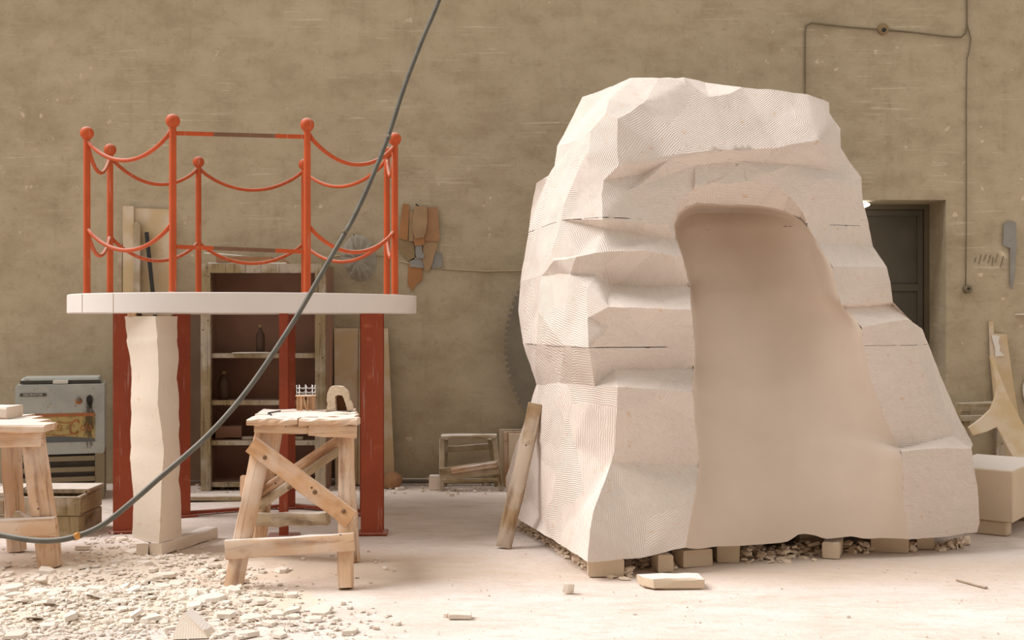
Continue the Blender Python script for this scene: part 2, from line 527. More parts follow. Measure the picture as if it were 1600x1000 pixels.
dp(A1=(910, 152, 7.95), A2=(958, 133, 7.62), B4=(946, 178, 7.10), B5=(951, 158, 7.26), d0=(900, 220, 7.40), d1=(925, 205, 7.12), d2=(906, 243, 7.16), d2b=(919, 240, 7.06), d3=(905, 262, 7.08),
   s0=(857, 274, 7.92), s00=(867, 258, 7.88), s000=(870, 228, 7.92), s1=(838, 285, 7.98), s2=(830, 330, 8.02), s3=(828, 353, 8.02), s4=(820, 405, 8.12), s5=(812, 440, 8.12), s6=(810, 485, 8.12),
   s7=(818, 537, 7.92), s8=(838, 602, 7.76), s9=(808, 690, 7.98), s10=(790, 745, 8.12), s11=(793, 802, 8.16),
   f1=(893, 290, 7.08), f2=(881, 318, 7.08), f3=(877, 343, 7.06), i1=(866, 378, 7.08), q6=(863, 404, 7.08), q5=(900, 398, 6.90), q6b=(866, 407, 7.02), q5b=(901, 401, 6.84), i2=(845, 430, 7.34), K0=(890, 428, 6.92), i3=(846, 478, 7.34), i4=(840, 488, 7.30), i5=(825, 515, 7.76),
   P1=(880, 539, 6.86), P2=(836, 537, 7.42), T1=(930, 604, 6.79), T2=(875, 597, 7.20), b1=(862, 843, 7.17), U1=(893, 700, 7.02), U2=(848, 690, 7.50), ub=(828, 780, 7.90), uc=(905, 800, 6.83))
FACETS = '''A1 A2 B5 B4 d1 d0 s000|A2 A3 A4 B1 B2 B3 B4 B5|B3 B2 B1 A4 A5b A6n A6p A6m A7 A8 A9 A10 R1 R2 R3 R4 c4 c3 c2 c1 c0 d4|A4 A5 A5b|A5 A6 A6p A6n A5b|A6 A7 A6m A6p
B4 B3 d4 c0 d3 d2 d2b d1|s000 d0 d1 d2b d2 d3 s0 s00|s1 s0 d3 f1 f2 f3 s3 s2|d3 c0 g1 g2 g3 f3 f2 f1
c0 c1 w1|c0 w1 k0|c0 k0 g1|w1 c1 c2 k1|c2 c3 k2 k1|c3 c4 k3 k2|c4 R4 R5 k4 k3|R5 R6 k4
k0 w1 w2|k0 w2 w3|k0 w3 g1|w1 k1 w2|w3 w2 k1 l2 l1 l0 g3 g2 g1|k1 k2 sp3|k2 l4 l3|k2 l3 l2b|k2 l2b sp3|k1 sp3 sp2|k1 sp2 sp1|k1 sp1 l2|k2 k3 sp6|k2 sp6 sp5|k2 sp5 l4|k3 fan1 l6|k3 l6 l5|k3 l5 sp6|k3 k4 R6 fan3 fan2 fan1|R6 R7 R8 n0 l7 l6 fan1 fan2 fan3
l2 sp1 sp2|l2 sp2 l2b|sp2 sp3 l2b|l4 sp5 sp6 l5|l0 l1 e0 e1|l1 l2 m2 e0|l2 l2b l3 m3 m2|l3 l4 m4 m3|l4 l5 m5 m4|l5 l6 m6 m5|l6 l7 m7 m6|l7 n0 m7
g3 l0 qb qa q0|l0 e1 e2 qb|q0 qa q1|qa qb e2 e3 q2 q1|f3 g3 q0 q1 q2 q3 q4 q5 q6 i1|s3 f3 i1 q6 i2 s5 s4|q6 q5 q5b q6b|q5 q4 q5b
q3 q2 e3 e4 N0 L1|q4 q3 L1 L0|N0 e4 e5 N1|N1 e5 e6 e7 S0 Q3 Q2 Q1|S0 e7 e8 S1|S1 e8 e9 e10 W0 u2 u1|W0 e10 e11 e12 W2 W3 W1 w05
q6b q5b K0 i2|q6 q6b i2|q5b q4 L0 O0 K0|L0 L1 N0 N1 O1 O0|O1 N1 Q1 Q2 Q3 Q4|K0 O0 O1 Q4 P1 i4 i3 i2|i2 i3 i5 s6 s5|i3 i4 P1 P2 i5|i5 P2 s7 s6
s7 P2 T2 s8|P2 P1 T2|P1 Q4 T1 T2|Q4 Q3 T1|Q3 S0 S1 T1|s8 T2 U2 s9|T2 T1 U1 U2|T1 S1 u1 u2 W0 U1|s9 U2 ub s10|U2 U1 uc b1 ub|U1 W0 w05 W1 W3 b1 uc|ub b1 s11 s10
n0 R8 R9 n1|n1 R9 R10 n2|n2 R10 R11 R12 n3|n3 R12 R12b n3b|n3b R12b o6 n4|n4 o6 o7 n5|n5 o7 o8 n6|n6 o8 o9 n7|n7 o9 o10 n8|n8 o10 o11 o12 x1 n9|n9 x1 o12 x2 x3 x4 x5 n11 n10
R12 o6 R12b|o6 z1 z2 o7|o7 z2 z3 o8|o8 z3 z4 o9|o9 z4 z5 o10|o10 z5 o11|o11 z5 o12'''

def poly_at(pts, u):
    """a point at share u of a polyline's length"""
    L = [0.0]
    for a, b in zip(pts[:-1], pts[1:]): L.append(L[-1] + (b - a).length)
    d = u * L[-1]
    for i in range(len(pts) - 1):
        if d <= L[i + 1] or i == len(pts) - 2:
            q = (d - L[i]) / max(1e-9, L[i + 1] - L[i])
            return pts[i].lerp(pts[i + 1], min(1, max(0, q)))

nb_pts = [VS['e12']] + [P(x, y, DF(x)) for x, y in ((1090, 858), (1120, 854), (1150, 853), (1195, 850), (1222, 848), (1236, 845), (1243, 836), (1256, 834), (1272, 836), (1290, 842), (1312, 840), (1332, 838), (1352, 842), (1375, 840), (1400, 841))] + [VS['n11']]
c_top = [VS[k] for k in ('e1', 'e0', 'm2', 'm3', 'm4', 'm5', 'm6', 'm7', 'n0')]
c_left = [VS[k] for k in 'e1 e2 e3 e4 e5 e6 e7 e8 e9 e10 e11 e12'.split()]
c_right = [VS[k] for k in 'n0 n1 n2 n3 n3b n4 n5 n6 n7 n8 n9 n10 n11'.split()]
CAMP = Vector((0, 0, CAMZ))
def smooth01(x):
    x = min(1, max(0, x)); return x * x * (3 - 2 * x)
def niche(u, v):
    T, B, L, Q = poly_at(c_top, u), poly_at(nb_pts, u), poly_at(c_left, v), poly_at(c_right, v)
    p = T * (1 - v) + B * v + L * (1 - u) + Q * u - (c_top[0] * (1 - u) * (1 - v) + c_top[-1] * u * (1 - v) + nb_pts[0] * (1 - u) * v + nb_pts[-1] * u * v)
    deep = 0.40 * (1 - smooth01(v * 1.02)) + 0.13 + 0.10 * (1 - v)
    g = smooth01(u / 0.012) * (1 - smooth01((u - 0.40) / 0.60)) if u > 0 else 0.0
    h = smooth01(v / 0.014)
    low = 1 - 0.4 * smooth01((v - .75) / .25) * (1 - smooth01(u / .4))
    rec = deep * g * h * low
    rec += 0.012 * noise.noise(Vector((u * 3, v * 4, 1.7))) * g * h
    # the inside is rubbed even: the steps of the rim fade out a hand's breadth in
    px = 800 + FPX * p.x / p.y
    off = lambda q: q.y - DF(800 + FPX * q.x / q.y)
    lin = 0.42 * (1 - v) ** 1.1 + 0.0
    base = DF(px) + lin + (off(L) - lin) * (1 - smooth01(u / .014)) + (off(Q) - lin) * (1 - smooth01((1 - u) / .16)) + (off(T) - lin) * (1 - smooth01(v / .06)) * smooth01(u / .1) * smooth01((1 - u) / .16)
    if u in (0, 1) or v in (0, 1): base = p.y
    D = base + rec
    d = (p - CAMP)
    return CAMP + d * (D / d.y)

def build_carved_stone():
    mb = MB()
    vv = {}
    def vert(k):
        if k not in vv: vv[k] = mb.bm.verts.new(VS[k])
        return vv[k]
    for line in FACETS.split('\n'):
        for f in line.split('|'):
            mb.face([vert(k) for k in f.split()], 0)
    NU = [0, .004, .008, .012, .03] + [0.03 + 0.97 * i / 36 for i in range(1, 37)]
    NV = [0, .003, .006, .010, .015, .03] + [0.03 + 0.97 * i / 42 for i in range(1, 43)]
    grid = [[mb.bm.verts.new(niche(u, v)) for u in NU] for v in NV]
    for j in range(len(NV) - 1):
        for i in range(len(NU) - 1):
            mb.face([grid[j][i], grid[j][i + 1], grid[j + 1][i + 1], grid[j + 1][i]], 1, True)
    # sides and back: the outline goes straight back to a rear face
    loop = [vert(k) for k in 'A1 A2 A3 A4 A5 A6 A7 A8 A9 A10 R1 R2 R3 R4 R5 R6 R7 R8 R9 R10 R11 R12 o6 z1 z2 z3 z4 z5 o12 x2 x3 x4 x5'.split()]
    loop += grid[-1][::-1]
    loop += [vert(k) for k in 'W2 W3 b1 s11 s10 s9 s8 s7 s6 s5 s4 s3 s2 s1 s0 s00 s000'.split()]
    rear = []
    for v in loop:
        c = v.co
        xc, zc = 1.35, 1.2
        x = xc + (c.x - xc) * .86
        z = c.z if c.z < .25 else zc + (c.z - zc) * .97
        rear.append(mb.bm.verts.new((x, max(c.y + .12, 8.42 + 0.346 * x), z)))
    n = len(loop)
    for i in range(n):
        j = (i + 1) % n
        mb.face([loop[i], loop[j], rear[j], rear[i]], 0)
    cv = mb.bm.verts.new((1.3, 8.95, 1.2))
    for i in range(n):
        mb.face([rear[i], rear[(i + 1) % n], cv], 0)
    bm = mb.bm
    ctr = Vector((1.35, 8.1, 1.2))
    for f in bm.faces: f.normal_update()
    bmesh.ops.triangulate(bm, faces=[f for f in bm.faces if f.material_index == 1])
    for e in bm.edges:                          # ridges between the cut facets stay crisp
        if len(e.link_faces) == 2 and all(f.material_index == 0 for f in e.link_faces):
            n1, n2 = (f.normal if f.normal.dot(CAMP - f.calc_center_median()) > 0 else -f.normal for f in e.link_faces)
            lo_side = all(f.calc_center_median().z < 1.1 and f.calc_center_median().x < .56 and f.normal.x * (1 if f.normal.y < 0 else -1) < -.45 for f in e.link_faces)
            if n1.angle(n2, 0) > math.radians(7) and not lo_side: e.smooth = False
        else: e.smooth = False if any(f.material_index == 0 for f in e.link_faces) else True
    bmesh.ops.triangulate(bm, faces=[f for f in bm.faces if len(f.verts) > 3 and f.material_index == 0], ngon_method='BEAUTY')
    for rnd in range(6):
        es = [e for e in bm.edges if e.calc_length() > 0.055 and any(f.material_index == 0 for f in e.link_faces) and max(q.co.y for q in e.verts) < 8.35]
        if not es: break
        bmesh.ops.subdivide_edges(bm, edges=es, cuts=1)
        bmesh.ops.triangulate(bm, faces=[f for f in bm.faces if len(f.verts) > 3 and f.material_index == 0])
    for z in (1.247, 1.980):
        bmesh.ops.bisect_plane(bm, geom=bm.verts[:] + bm.edges[:] + bm.faces[:], plane_co=(0, 0, z), plane_no=(0, 0, 1), dist=1e-5)
    bmesh.ops.dissolve_degenerate(bm, dist=1e-4, edges=[e for e in bm.edges if e.link_faces and all(f.material_index == 0 for f in e.link_faces)])
    bmesh.ops.recalc_face_normals(bm, faces=bm.faces[:])
    for mi in (0, 1):                           # face the normals outwards
        fs = [f for f in bm.faces if f.material_index == mi]
        if sum(f.normal.dot(CAMP - f.calc_center_median()) * f.calc_area() for f in fs if f.calc_center_median().y < 7.2 or mi) < 0:
            bmesh.ops.reverse_faces(bm, faces=fs)
    # slightly lumpy hand-cut surface
    nic = {v for f in bm.faces if f.material_index == 1 for v in f.verts if not v.is_boundary}
    for v in bm.verts:
        k = 0.35 if v in nic else 1.0
        cut = min(abs(v.co.z - 1.247), abs(v.co.z - 1.980))
        d = noise.noise_vector(v.co * 5.5) * 0.008 + noise.noise_vector(v.co * 17) * 0.0035
        if cut < .03: d.z *= cut / .03
        v.co += d * k
    root = empty('carved_stone_arch', (1.35, 7.4, 0.1), 'huge rough pale stone block with a smooth arched hollow cut in its front', 'sculpture')
    Z = [(-1, 1.247), (1.247, 1.980), (1.980, 9)]
    for k, (za, zb) in enumerate(Z):
        b = bm.copy()
        kill = [f for f in b.faces if not (za <= f.calc_center_median().z < zb)]
        bmesh.ops.delete(b, geom=kill, context='FACES')
        for v in b.verts:                        # the saw joint, open at the sides, filled in the hollow
            px = 800 + FPX * v.co.x / v.co.y
            op = 0.0
            if za > 0 and abs(v.co.z - za) < 2e-3: s_, zz = 1, za
            elif zb < 5 and abs(v.co.z - zb) < 2e-3: s_, zz = -1, zb
            else: continue
            if zz > 1.5: op = 0.0022 if (px < 982 or 1300 < px < 1345) else 0.0
            else: op = 0.0022 if (px < 1043 or px > 1352) else 0.0
            gap = noise.noise(Vector((px * .06, 0, zz)))
            op *= (0.0 if gap < -.18 else .55) if (px < 930 or px > 1200) else (1.0 if zz < 1.5 or gap > -.1 else .3)
            v.co.z = zz + s_ * op
        bmesh.ops.remove_doubles(b, verts=b.verts[:], dist=0.006)
        bmesh.ops.dissolve_degenerate(b, dist=0.002, edges=b.edges[:])
        me = bpy.data.meshes.new('stone_course')
        b.to_mesh(me); b.free()
        me.materials.append(M['stone']); me.materials.append(M['stone_smooth'])
        for p in me.polygons: p.use_smooth = True
        put('stone_course', me, root)
    bm.free()
    return root
build_carved_stone()
# ---------------------------------------------------------------- materials of the things
def mat_paint(name, c, wear, wearc, rough=0.6):
    t = NT(name, rough, 0.3)
    n = t.noise(t.pos, 9, 6, 0.65)
    b = Vector(c[:3])
    col = t.ramp(t.noise(t.pos, 3.5, 4), [(0.3, tuple(b * 0.82) + (1,)), (0.7, tuple(b * 1.08) + (1,))])
    col = t.mix(t.math('MULTIPLY', t.step(n, 0.58, 0.72), wear), col, wearc)
    s = t.step(t.noise(t.map(t.pos, (16, 16, 1.2)), 3, 4), 0.60, 0.72)
    col = t.mix(t.math('MULTIPLY', s, wear * .6), col, DUST)
    col = t.mix(t.math('MULTIPLY', t.up(0.45, 0.95), 0.35), col, DUST)
    t.color(col)
    t.bump(n, 0.12, 0.004)
    return t.m
M['rail'] = mat_paint('orange_primer', srgb(190, 84, 40), 0.26, srgb(150, 62, 40))
M['leg'] = mat_paint('red_oxide_paint', srgb(160, 76, 50), 0.36, srgb(206, 130, 96))
M['bare'] = mat_paint('worn_bar', srgb(120, 88, 66), 0.4, srgb(176, 84, 54))
M['deck'] = mat_stone('dressed_white_stone', (0.72, 0.67, 0.625), 0.0, False)
M['wood'] = mat_wood('dusty_workbench_timber', srgb(209, 175, 143), srgb(162, 124, 94), 0.9)
M['wood_grey'] = mat_wood('weathered_grey_timber', srgb(176, 158, 130), srgb(128, 108, 80), 0.8)
M['wood_orange'] = mat_wood('knotty_pine', srgb(206, 164, 124), srgb(172, 126, 88), 0.6)
M['wood_pale'] = mat_wood('pale_board', srgb(204, 180, 142), srgb(186, 160, 120), 0.4, False)
M['wood_brown'] = mat_wood('old_brown_plank', srgb(172, 146, 114), srgb(128, 100, 70), 0.5)
M['wood_olive'] = mat_wood('grimy_shelf_timber', srgb(158, 140, 106), srgb(118, 100, 70), 0.3)
M['brown_in'] = simple('stained_shelf_back', srgb(158, 124, 104), 0.85, 0.12, 3, dust=0.2)
M['dark_strip'] = simple('dark_brown_strip', srgb(118, 98, 80), 0.8, 0.1, 4)
M['hose'] = simple('dusty_black_rubber', srgb(96, 92, 82), 0.65, 0.14, 12, dust=0.25)
M['brass'] = simple('old_brass', srgb(196, 140, 72), 0.5, 0.1, 9, metal=0.3)
M['steel'] = simple('dull_saw_steel', srgb(126, 117, 101), 0.7, 0.12, 4, metal=0.15)
M['bolt'] = simple('bolt_head', srgb(120, 92, 66), 0.6, 0.1, 9)
M['paper'] = simple('paper', srgb(226, 220, 208), 0.9, 0.03, 4)
M['card'] = simple('brown_card', srgb(166, 126, 92), 0.9, 0.1, 5)
M['card_orange'] = simple('orange_hardboard', srgb(172, 124, 82), 0.9, 0.1, 5)
M['card_tan'] = simple('tan_card', srgb(168, 138, 104), 0.9, 0.1, 5)
M['card_olive'] = simple('olive_card', srgb(152, 130, 96), 0.9, 0.1, 5)
M['card_grey'] = simple('grey_sheet_zinc', srgb(150, 146, 138), 0.8, 0.1, 5)
M['white_wire'] = simple('white_wire', srgb(240, 238, 236), 0.6, 0.02, 9)
M['speck'] = simple('dark_sponge_core', srgb(128, 90, 62), 0.95, 0.3, 140)
M['string'] = simple('pale_string', srgb(190, 172, 140), 0.9, 0.05, 9)
M['cable'] = simple('grey_cable', srgb(124, 112, 90), 0.8, 0.1, 6)

# ---------------------------------------------------------------- round railed platform on red legs
C0 = Vector((-1.83, 8.389, 0))
ZB, ZT = 1.442, 1.566
plat = empty('railed_platform', (C0.x, C0.y, 0), 'round white stone platform on red steel legs with orange ball-topped railing', 'platform')
mb = MB()
n = 96
RD = 1.166
prof = [(RD - .006, ZB), (RD, ZB + .006), (RD, ZT - .005), (RD - .005, ZT), (0, ZT)]
rings = []
for (r_, z) in prof[:-1]:
    rings.append([mb.bm.verts.new((C0.x + r_ * math.cos(2 * math.pi * k / n) + R.uniform(-.001, .001), C0.y + r_ * math.sin(2 * math.pi * k / n), z)) for k in range(n)])
for a, b in zip(rings[:-1], rings[1:]):
    for k in range(n):
        mb.face([a[k], a[(k + 1) % n], b[(k + 1) % n], b[k]], 0, True)
mb.face(rings[0][::-1]); mb.face(rings[-1])
mb.build('deck_slab', M['deck'], plat, sharp=40)
for px in (128.5, 177.0):                    # upright joints in the slab's edge
    t_ = (px - 800) / FPX
    A, B, Cc = 1 + t_ * t_, -2 * (t_ * C0.x + C0.y), C0.x ** 2 + C0.y ** 2 - RD ** 2
    d_ = (-B - math.sqrt(B * B - 4 * A * Cc)) / (2 * A)
    q = Vector((t_ * d_, d_, 0))
    u = (q - Vector((C0.x, C0.y, 0))).normalized()
    MB().beam(q + u * .0002 + Vector((0, 0, ZB + .004)), q + u * .0002 + Vector((0, 0, ZT - .004)), .0022, .003, up=u).build('joint', M['card_tan'], plat)

POSTS = [(-2.0621, 7.392), (-1.2694, 7.538), (-.783, 8.124), (-.905, 8.79), (-1.618, 9.461), (-2.400, 9.308), (-2.857, 8.643), (-2.752, 7.873)]
ZBALL = 2.61
for (x, y) in POSTS:
    p = MB().lathe([(.030, ZT), (.030, ZT + .006), (.0225, ZT + .008), (.0215, ZBALL - .05), (.0215, ZBALL - .03)], (x, y, 0), n=14).build('post', M['rail'], plat, sharp=40)
    MB().ball((x, y, ZBALL), .0435, 18, 12).build('ball_finial', M['rail'], p)
def swag(a, b, z, sag, nm='swag_rail'):
    a, b = Vector(a), Vector(b)
    d = (b - a).normalized()
    p0, p1 = Vector((a.x, a.y, z)) + d.to_3d() * .016, Vector((b.x, b.y, z)) - d.to_3d() * .016
    pts = []
    for i in range(25):
        q = i / 24
        pt = p0.lerp(p1, q)
        s_ = 1 - (2 * q - 1) ** 2
        pt.z -= sag * (0.8 * s_ + 0.2 * math.sqrt(max(0, s_)))
        pts.append(pt)
    return MB().tube(pts, .0132, 8).build(nm, M['rail'], plat)
for i in range(1, 8):
    a, b = POSTS[i], POSTS[(i + 1) % 8]
    swag(a, b, 2.553, .150)
    swag(a, b, 1.985, .148)
for z0, z1, nm, core in ((2.536, 2.535, 'gate_bar', M['bare']), (1.846, 1.822, 'gate_bar', M['bare'])):
    a, b = Vector((*POSTS[0], z0)), Vector((*POSTS[1], z1))
    m1, m2 = a.lerp(b, .30), a.lerp(b, .76)
    g = MB().beam(m1, m2, .012, .024).build(nm, core, plat)
    MB().beam(a.lerp(b, .02), m1, .012, .025).build('painted_end', M['rail'], g); MB().beam(m2, a.lerp(b, .98), .012, .025).build('painted_end', M['rail'], g)

def ibeam(px, py, wid, dep, rot, top=ZB, nm='leg'):
    c = PF(px, py)
    mb = MB()
    w, d, t = wid / 2, dep / 2, .010
    out = [(-w, -d), (w, -d), (w, -d + t), (t / 2, -d + t), (t / 2, d - t), (w, d - t), (w, d), (-w, d), (-w, d - t), (-t / 2, d - t), (-t / 2, -d + t), (-w, -d + t)]
    cs, sn = math.cos(rot), math.sin(rot)
    mb.prism([(c.x + x * cs - y * sn, c.y + x * sn + y * cs, 0.004) for x, y in out], (0, 0, top - .004))
    o = mb.build(nm, M['leg'], plat)
    q = MB()
    q.beam((c.x - .10 * cs, c.y - .10 * sn, .006), (c.x + .10 * cs, c.y + .10 * sn, .006), .17, .012)
    q.build('base_plate', M['leg'], o)
    return c
L1 = ibeam(196, 830, .15, .12, .25)
L2 = ibeam(582, 833, .145, .12, .05)
L3 = ibeam(284, 806, .10, .12, .45)
L4 = ibeam(443.5, 838, .055, .07, .1)
L5 = ibeam(452, 793, .07, .12, .35)
L6 = ibeam(574, 803, .10, .10, .2)
for a, b in ((L3, L5), (L5, L6), (L6, L2), (L3, L1)):
    MB().beam(a + Vector((0, 0, .018)), b + Vector((0, 0, .018)), .05, .022).build('floor_tie', M['leg'], plat)

# ---------------------------------------------------------------- rough stone pillar under the platform
rows = [(494, 195, 243, 277.5), (512, 196.5, 244, 276.5), (526, 199, 246, 277), (534, 197.5, 245, 276), (548, 201, 247, 278.5), (562, 203.5, 247, 279.5), (578, 205, 248, 277.5), (594, 205.5, 248, 276), (612, 205, 247, 278.5), (630, 204, 246, 280),
        (650, 205.5, 249, 279), (668, 204.5, 252, 280.5), (686, 203.5, 254, 279), (704, 205, 256, 281), (722, 203, 255, 282), (740, 205, 253, 281), (758, 206, 252, 279), (776, 208, 252, 282), (800, 208.5, 251, 283), (824, 207.5, 250, 283.5), (842, 207, 249, 284), (858, 206.5, 248, 285)]
rows2 = []
for a, b in zip(rows[:-1], rows[1:]):
    for q in (0, .5):
        rows2.append([a[i] + (b[i] - a[i]) * q for i in range(4)])
rows2.append(rows[-1])
mb = MB()
rg = []
for i, (y, l, m, r_) in enumerate(rows2):
    j = lambda: R.uniform(-.35, .35)
    dd = 7.27 - .05 * (y - 494) / 364
    wgl = .006 * noise.noise(Vector((y * .05, 0, 3)))
    bot = (i == len(rows2) - 1)
    pts = [P(l + j(), y, dd + .22), P(l + 2.2 + j(), y, dd + .19), P((l * .62 + m * .38) + j(), y, dd + .10 + wgl), P((l * .30 + m * .70) + j(), y, dd + .035 - wgl), P(m + j(), y, dd), P((m + r_) / 2 + j(), y, dd + .10 - wgl), P(r_ - 2 + j(), y, dd + .20), P(r_ + j(), y, dd + .225), P(r_ - 26, y, dd + .40), P(l + 26, y, dd + .40)]
    zz = max(.075, pts[4].z)
    for q in pts: q.z = zz if not bot else .074
    rg.append([mb.bm.verts.new(q) for q in pts])
for a, b in zip(rg[:-1], rg[1:]):
    for k in range(10):
        mb.face([a[k], a[(k + 1) % 10], b[(k + 1) % 10], b[k]], 0, True)
mb.face(rg[0]); mb.face(rg[-1][::-1])
tag(mb.build('stone_pillar', M['stone_plain'], sharp=24), 'tall rough pale stone slab standing upright under the platform edge', 'stone')
# wedge between pillar and slab
w = P(210, 489, 7.45)
tag(MB().beam((w.x, w.y - .05, 1.430), (w.x, w.y + .06, 1.430), .055, .024, t2=.018).build('wooden_wedge', M['wood_orange']), 'small orange wooden wedge between pillar top and white slab', 'wedge')

# rails of stone it stands on
def stone_bar(a, b, w, h, label, nm='stone_bar', cat='stone'):
    mb = MB().beam(Vector((a.x, a.y, h / 2)), Vector((b.x, b.y, h / 2)), w, h, segs=7, bev=.007, jit=.003)
    return tag(mb.build(nm, M['stone_plain'], sharp=35), label, cat)
stone_bar(PF(243, 868), P(331, 838, 7.82), .085, .072, 'long narrow stone bar on the floor poking out right of the pillar foot')
stone_bar(PF(222, 868), P(239, 850, 7.60), .070, .072, 'short stone block under the left corner of the pillar')

# ---------------------------------------------------------------- timber work stand with the models
st = empty('work_stand', PF(455, 905), 'rough dusty timber work stand holding two small models', 'work stand')
TZ = .874
def lD(y, top=6.55, bot=6.34): return top + (bot - top) * (y - 665) / (922 - 665)
def at_z(px, z, D): return Vector(((px - 800) / FPX * D, D, z))
for (a, b, D, wd) in ((389, 468, 6.52, .15), (470, 560, 6.52, .15), (397, 557, 6.70, .19), (403, 556, 6.90, .19), (408, 553, 7.09, .17)):
    k = MB().beam(at_z(a, TZ - .018, D), at_z(b, TZ - .018 + R.uniform(-.003, .003), D), wd - .006, .036, segs=9, jit=.004, bev=.009)
    k.build('top_plank', M['wood'], st)
def mk(nm, a, b, w, t, mat='wood', up=(0, -1, 0), segs=6, jit=.003, bev=.007, par=None, w2=None):
    return MB().beam(a, b, w, t, up=up, segs=segs, jit=jit, bev=bev, w2=w2).build(nm, M[mat], par or st, sharp=50)
foot = lambda px, D: Vector(((px - 800) / FPX * D, D, .002))
mk('leg', at_z(416, TZ - .04, 6.56), foot(364, 6.34), .095, .07, w2=.088)
mk('leg', at_z(541, TZ - .04, 6.56), foot(540, 6.34), .078, .07)
mk('leg', at_z(434, TZ - .04, 7.08), foot(402, 7.24), .07, .06)
mk('leg', at_z(540, TZ - .04, 7.08), foot(552, 7.05), .07, .06)
mk('apron_rail', P(398, 668, 6.485), P(486, 672, 6.485), .058, .03, w2=.042)
mk('apron_rail', P(483, 671, 6.475), P(557, 675, 6.475), .066, .035)
br = mk('brace', P(393, 694, 6.47), P(549, 811, 6.39), .098, .032, 'wood_orange')
for (px, py) in ((414, 715), (492, 769), (452, 762), (537, 799)):
    d = 6.47 - .08 * (px - 393) / 156 - .016
    MB().lathe([(.012, 0), (.012, .006), (.006, .008)], P(px, py, d), axis=(0, -1, 0), n=10).build('bolt', M['bolt'], br)
mk('brace', P(528, 689, 7.05), P(398, 776, 7.14), .058, .03)
mk('brace', P(530, 704, 7.03), P(402, 792, 7.12), .050, .03, 'wood_grey')
mk('stretcher', P(353, 859, 6.345), P(553, 847, 6.345), .098, .04)
mk('stretcher', P(398, 812, 7.14), P(512, 809, 7.05), .075, .06, 'wood_grey', jit=.007)
mk('side_rail', P(381, 760, 6.50), P(408, 760, 7.18), .12, .035, up=(1, 0, 0))
mk('side_rail', P(546, 830, 6.46), P(554, 812, 6.98), .09, .035, up=(1, 0, 0))
mk('side_rail', P(549, 676, 6.58), P(547, 668, 7.05), .07, .035, up=(1, 0, 0))

# small model of the platform
mc = at_z(478, TZ, 7.08)
mm = empty('platform_model', mc, 'tiny wood and white wire model of the railed platform on the stand', 'model')
MB().lathe([(.060, .082), (.060, .088)], mc, n=24).build('deck', M['wood_orange'], mm)
for a in range(8):
    an = math.radians(22.5 + 45 * a)
    q = mc + Vector((.050 * math.cos(an), .050 * math.sin(an), 0))
    MB().beam(q, q + Vector((0, 0, .082)), .014 if a % 2 else .009, .008).build('leg', M['wood_orange'], mm)
MB().beam(mc + Vector((-.006, -.046, .078)), mc + Vector((.012, -.046, .004)), .007, .007).build('brace', M['wood_orange'], mm)
mp = [mc + Vector((.053 * math.cos(math.radians(12 + 45 * a)), .053 * math.sin(math.radians(12 + 45 * a)), 0)) for a in range(8)]
for a in range(8):
    o = MB().tube([mp[a] + Vector((0, 0, .088)), mp[a] + Vector((0, 0, .142))], .0016, 6).build('post', M['white_wire'], mm)
    MB().ball(mp[a] + Vector((0, 0, .144)), .0036, 8, 6).build('ball_finial', M['white_wire'], o)
for a in range(8):
    for z in (.138, .112):
        p0, p1 = mp[a] + Vector((0, 0, z)), mp[(a + 1) % 8] + Vector((0, 0, z))
        MB().tube([p0.lerp(p1, i / 8) - Vector((0, 0, .010 * (1 - (i / 4 - 1) ** 2))) for i in range(9)], .0012, 5).build('swag_rail', M['white_wire'], mm)

# small model of the carved arch
ac = at_z(532, TZ, 7.06)
am = empty('arch_model', ac, 'small pale model of the hollow stone arch on the stand', 'model')
def mpx(px, py, dy=0.0): return Vector(((px - 800) / FPX * 7.06, 7.06 + dy, TZ + (636.5 - py) * 7.06 / FPX))
outer = [(510.5, 636), (514, 626), (512.5, 620), (513, 612), (514.5, 605), (517, 601), (519, 598), (523, 597.2), (530, 597.5), (536, 598.2), (540, 602), (544.5, 606), (545.5, 612), (546, 619), (549.5, 622), (551.5, 627), (552, 636)]
inner = [(544.5, 636), (541.5, 625), (538, 615), (535, 612), (529, 611.5), (525, 614), (525.5, 622), (526.5, 636)]
mb = MB()
of = [mb.bm.verts.new(mpx(x, y, -.045 + .012 * noise.noise(Vector((x * .2, y * .2, 0))))) for x, y in outer]
ob = [mb.bm.verts.new(mpx(531.5 + (x - 531.5) * .93, y if y > 630 else y + 1, .05)) for x, y in outer]
inf = [mb.bm.verts.new(mpx(x, y, -.047)) for x, y in inner]
inb = [mb.bm.verts.new(mpx(x, y, .02)) for x, y in inner]
N = len(outer)
for i in range(N - 1):
    mb.face([of[i], of[i + 1], ob[i + 1], ob[i]])
mb.face(ob)
mid = {}
pairs = [0, 1, 1, 2, 2, 3, 3, 3, 4, 4, 5, 5, 6, 6, 6, 7, 7]
rin = inf[::-1]
for i in range(N - 1):
    a, b = rin[pairs[i]], rin[pairs[i + 1]]
    mb.face([of[i], of[i + 1], b, a] if a is not b else [of[i], of[i + 1], a])
for i in range(len(inf) - 1):
    mb.face([inf[i], inf[i + 1], inb[i + 1], inb[i]])
mb.subdiv(.012)
mb.jitter(.0035, 90)
mb.build('arch_body', M['stone_tan'], am, smooth=False)
MB().prism([mpx(x, y, .019) for x, y in inner], (0, .006, 0)).build('hollow_back', M['speck'], am)

# dividers lying on the stand
dv = empty('dividers', at_z(426, TZ, 6.86), 'small dark metal dividers lying on the dusty stand top', 'tool')
hp = at_z(419, TZ + .004, 6.83)
MB().tube([hp, at_z(438, TZ + .004, 6.98)], .004, 6).build('arm', M['black_metal'], dv)
MB().tube([hp, at_z(424, TZ + .004, 6.70)], .004, 6).build('arm', M['black_metal'], dv)

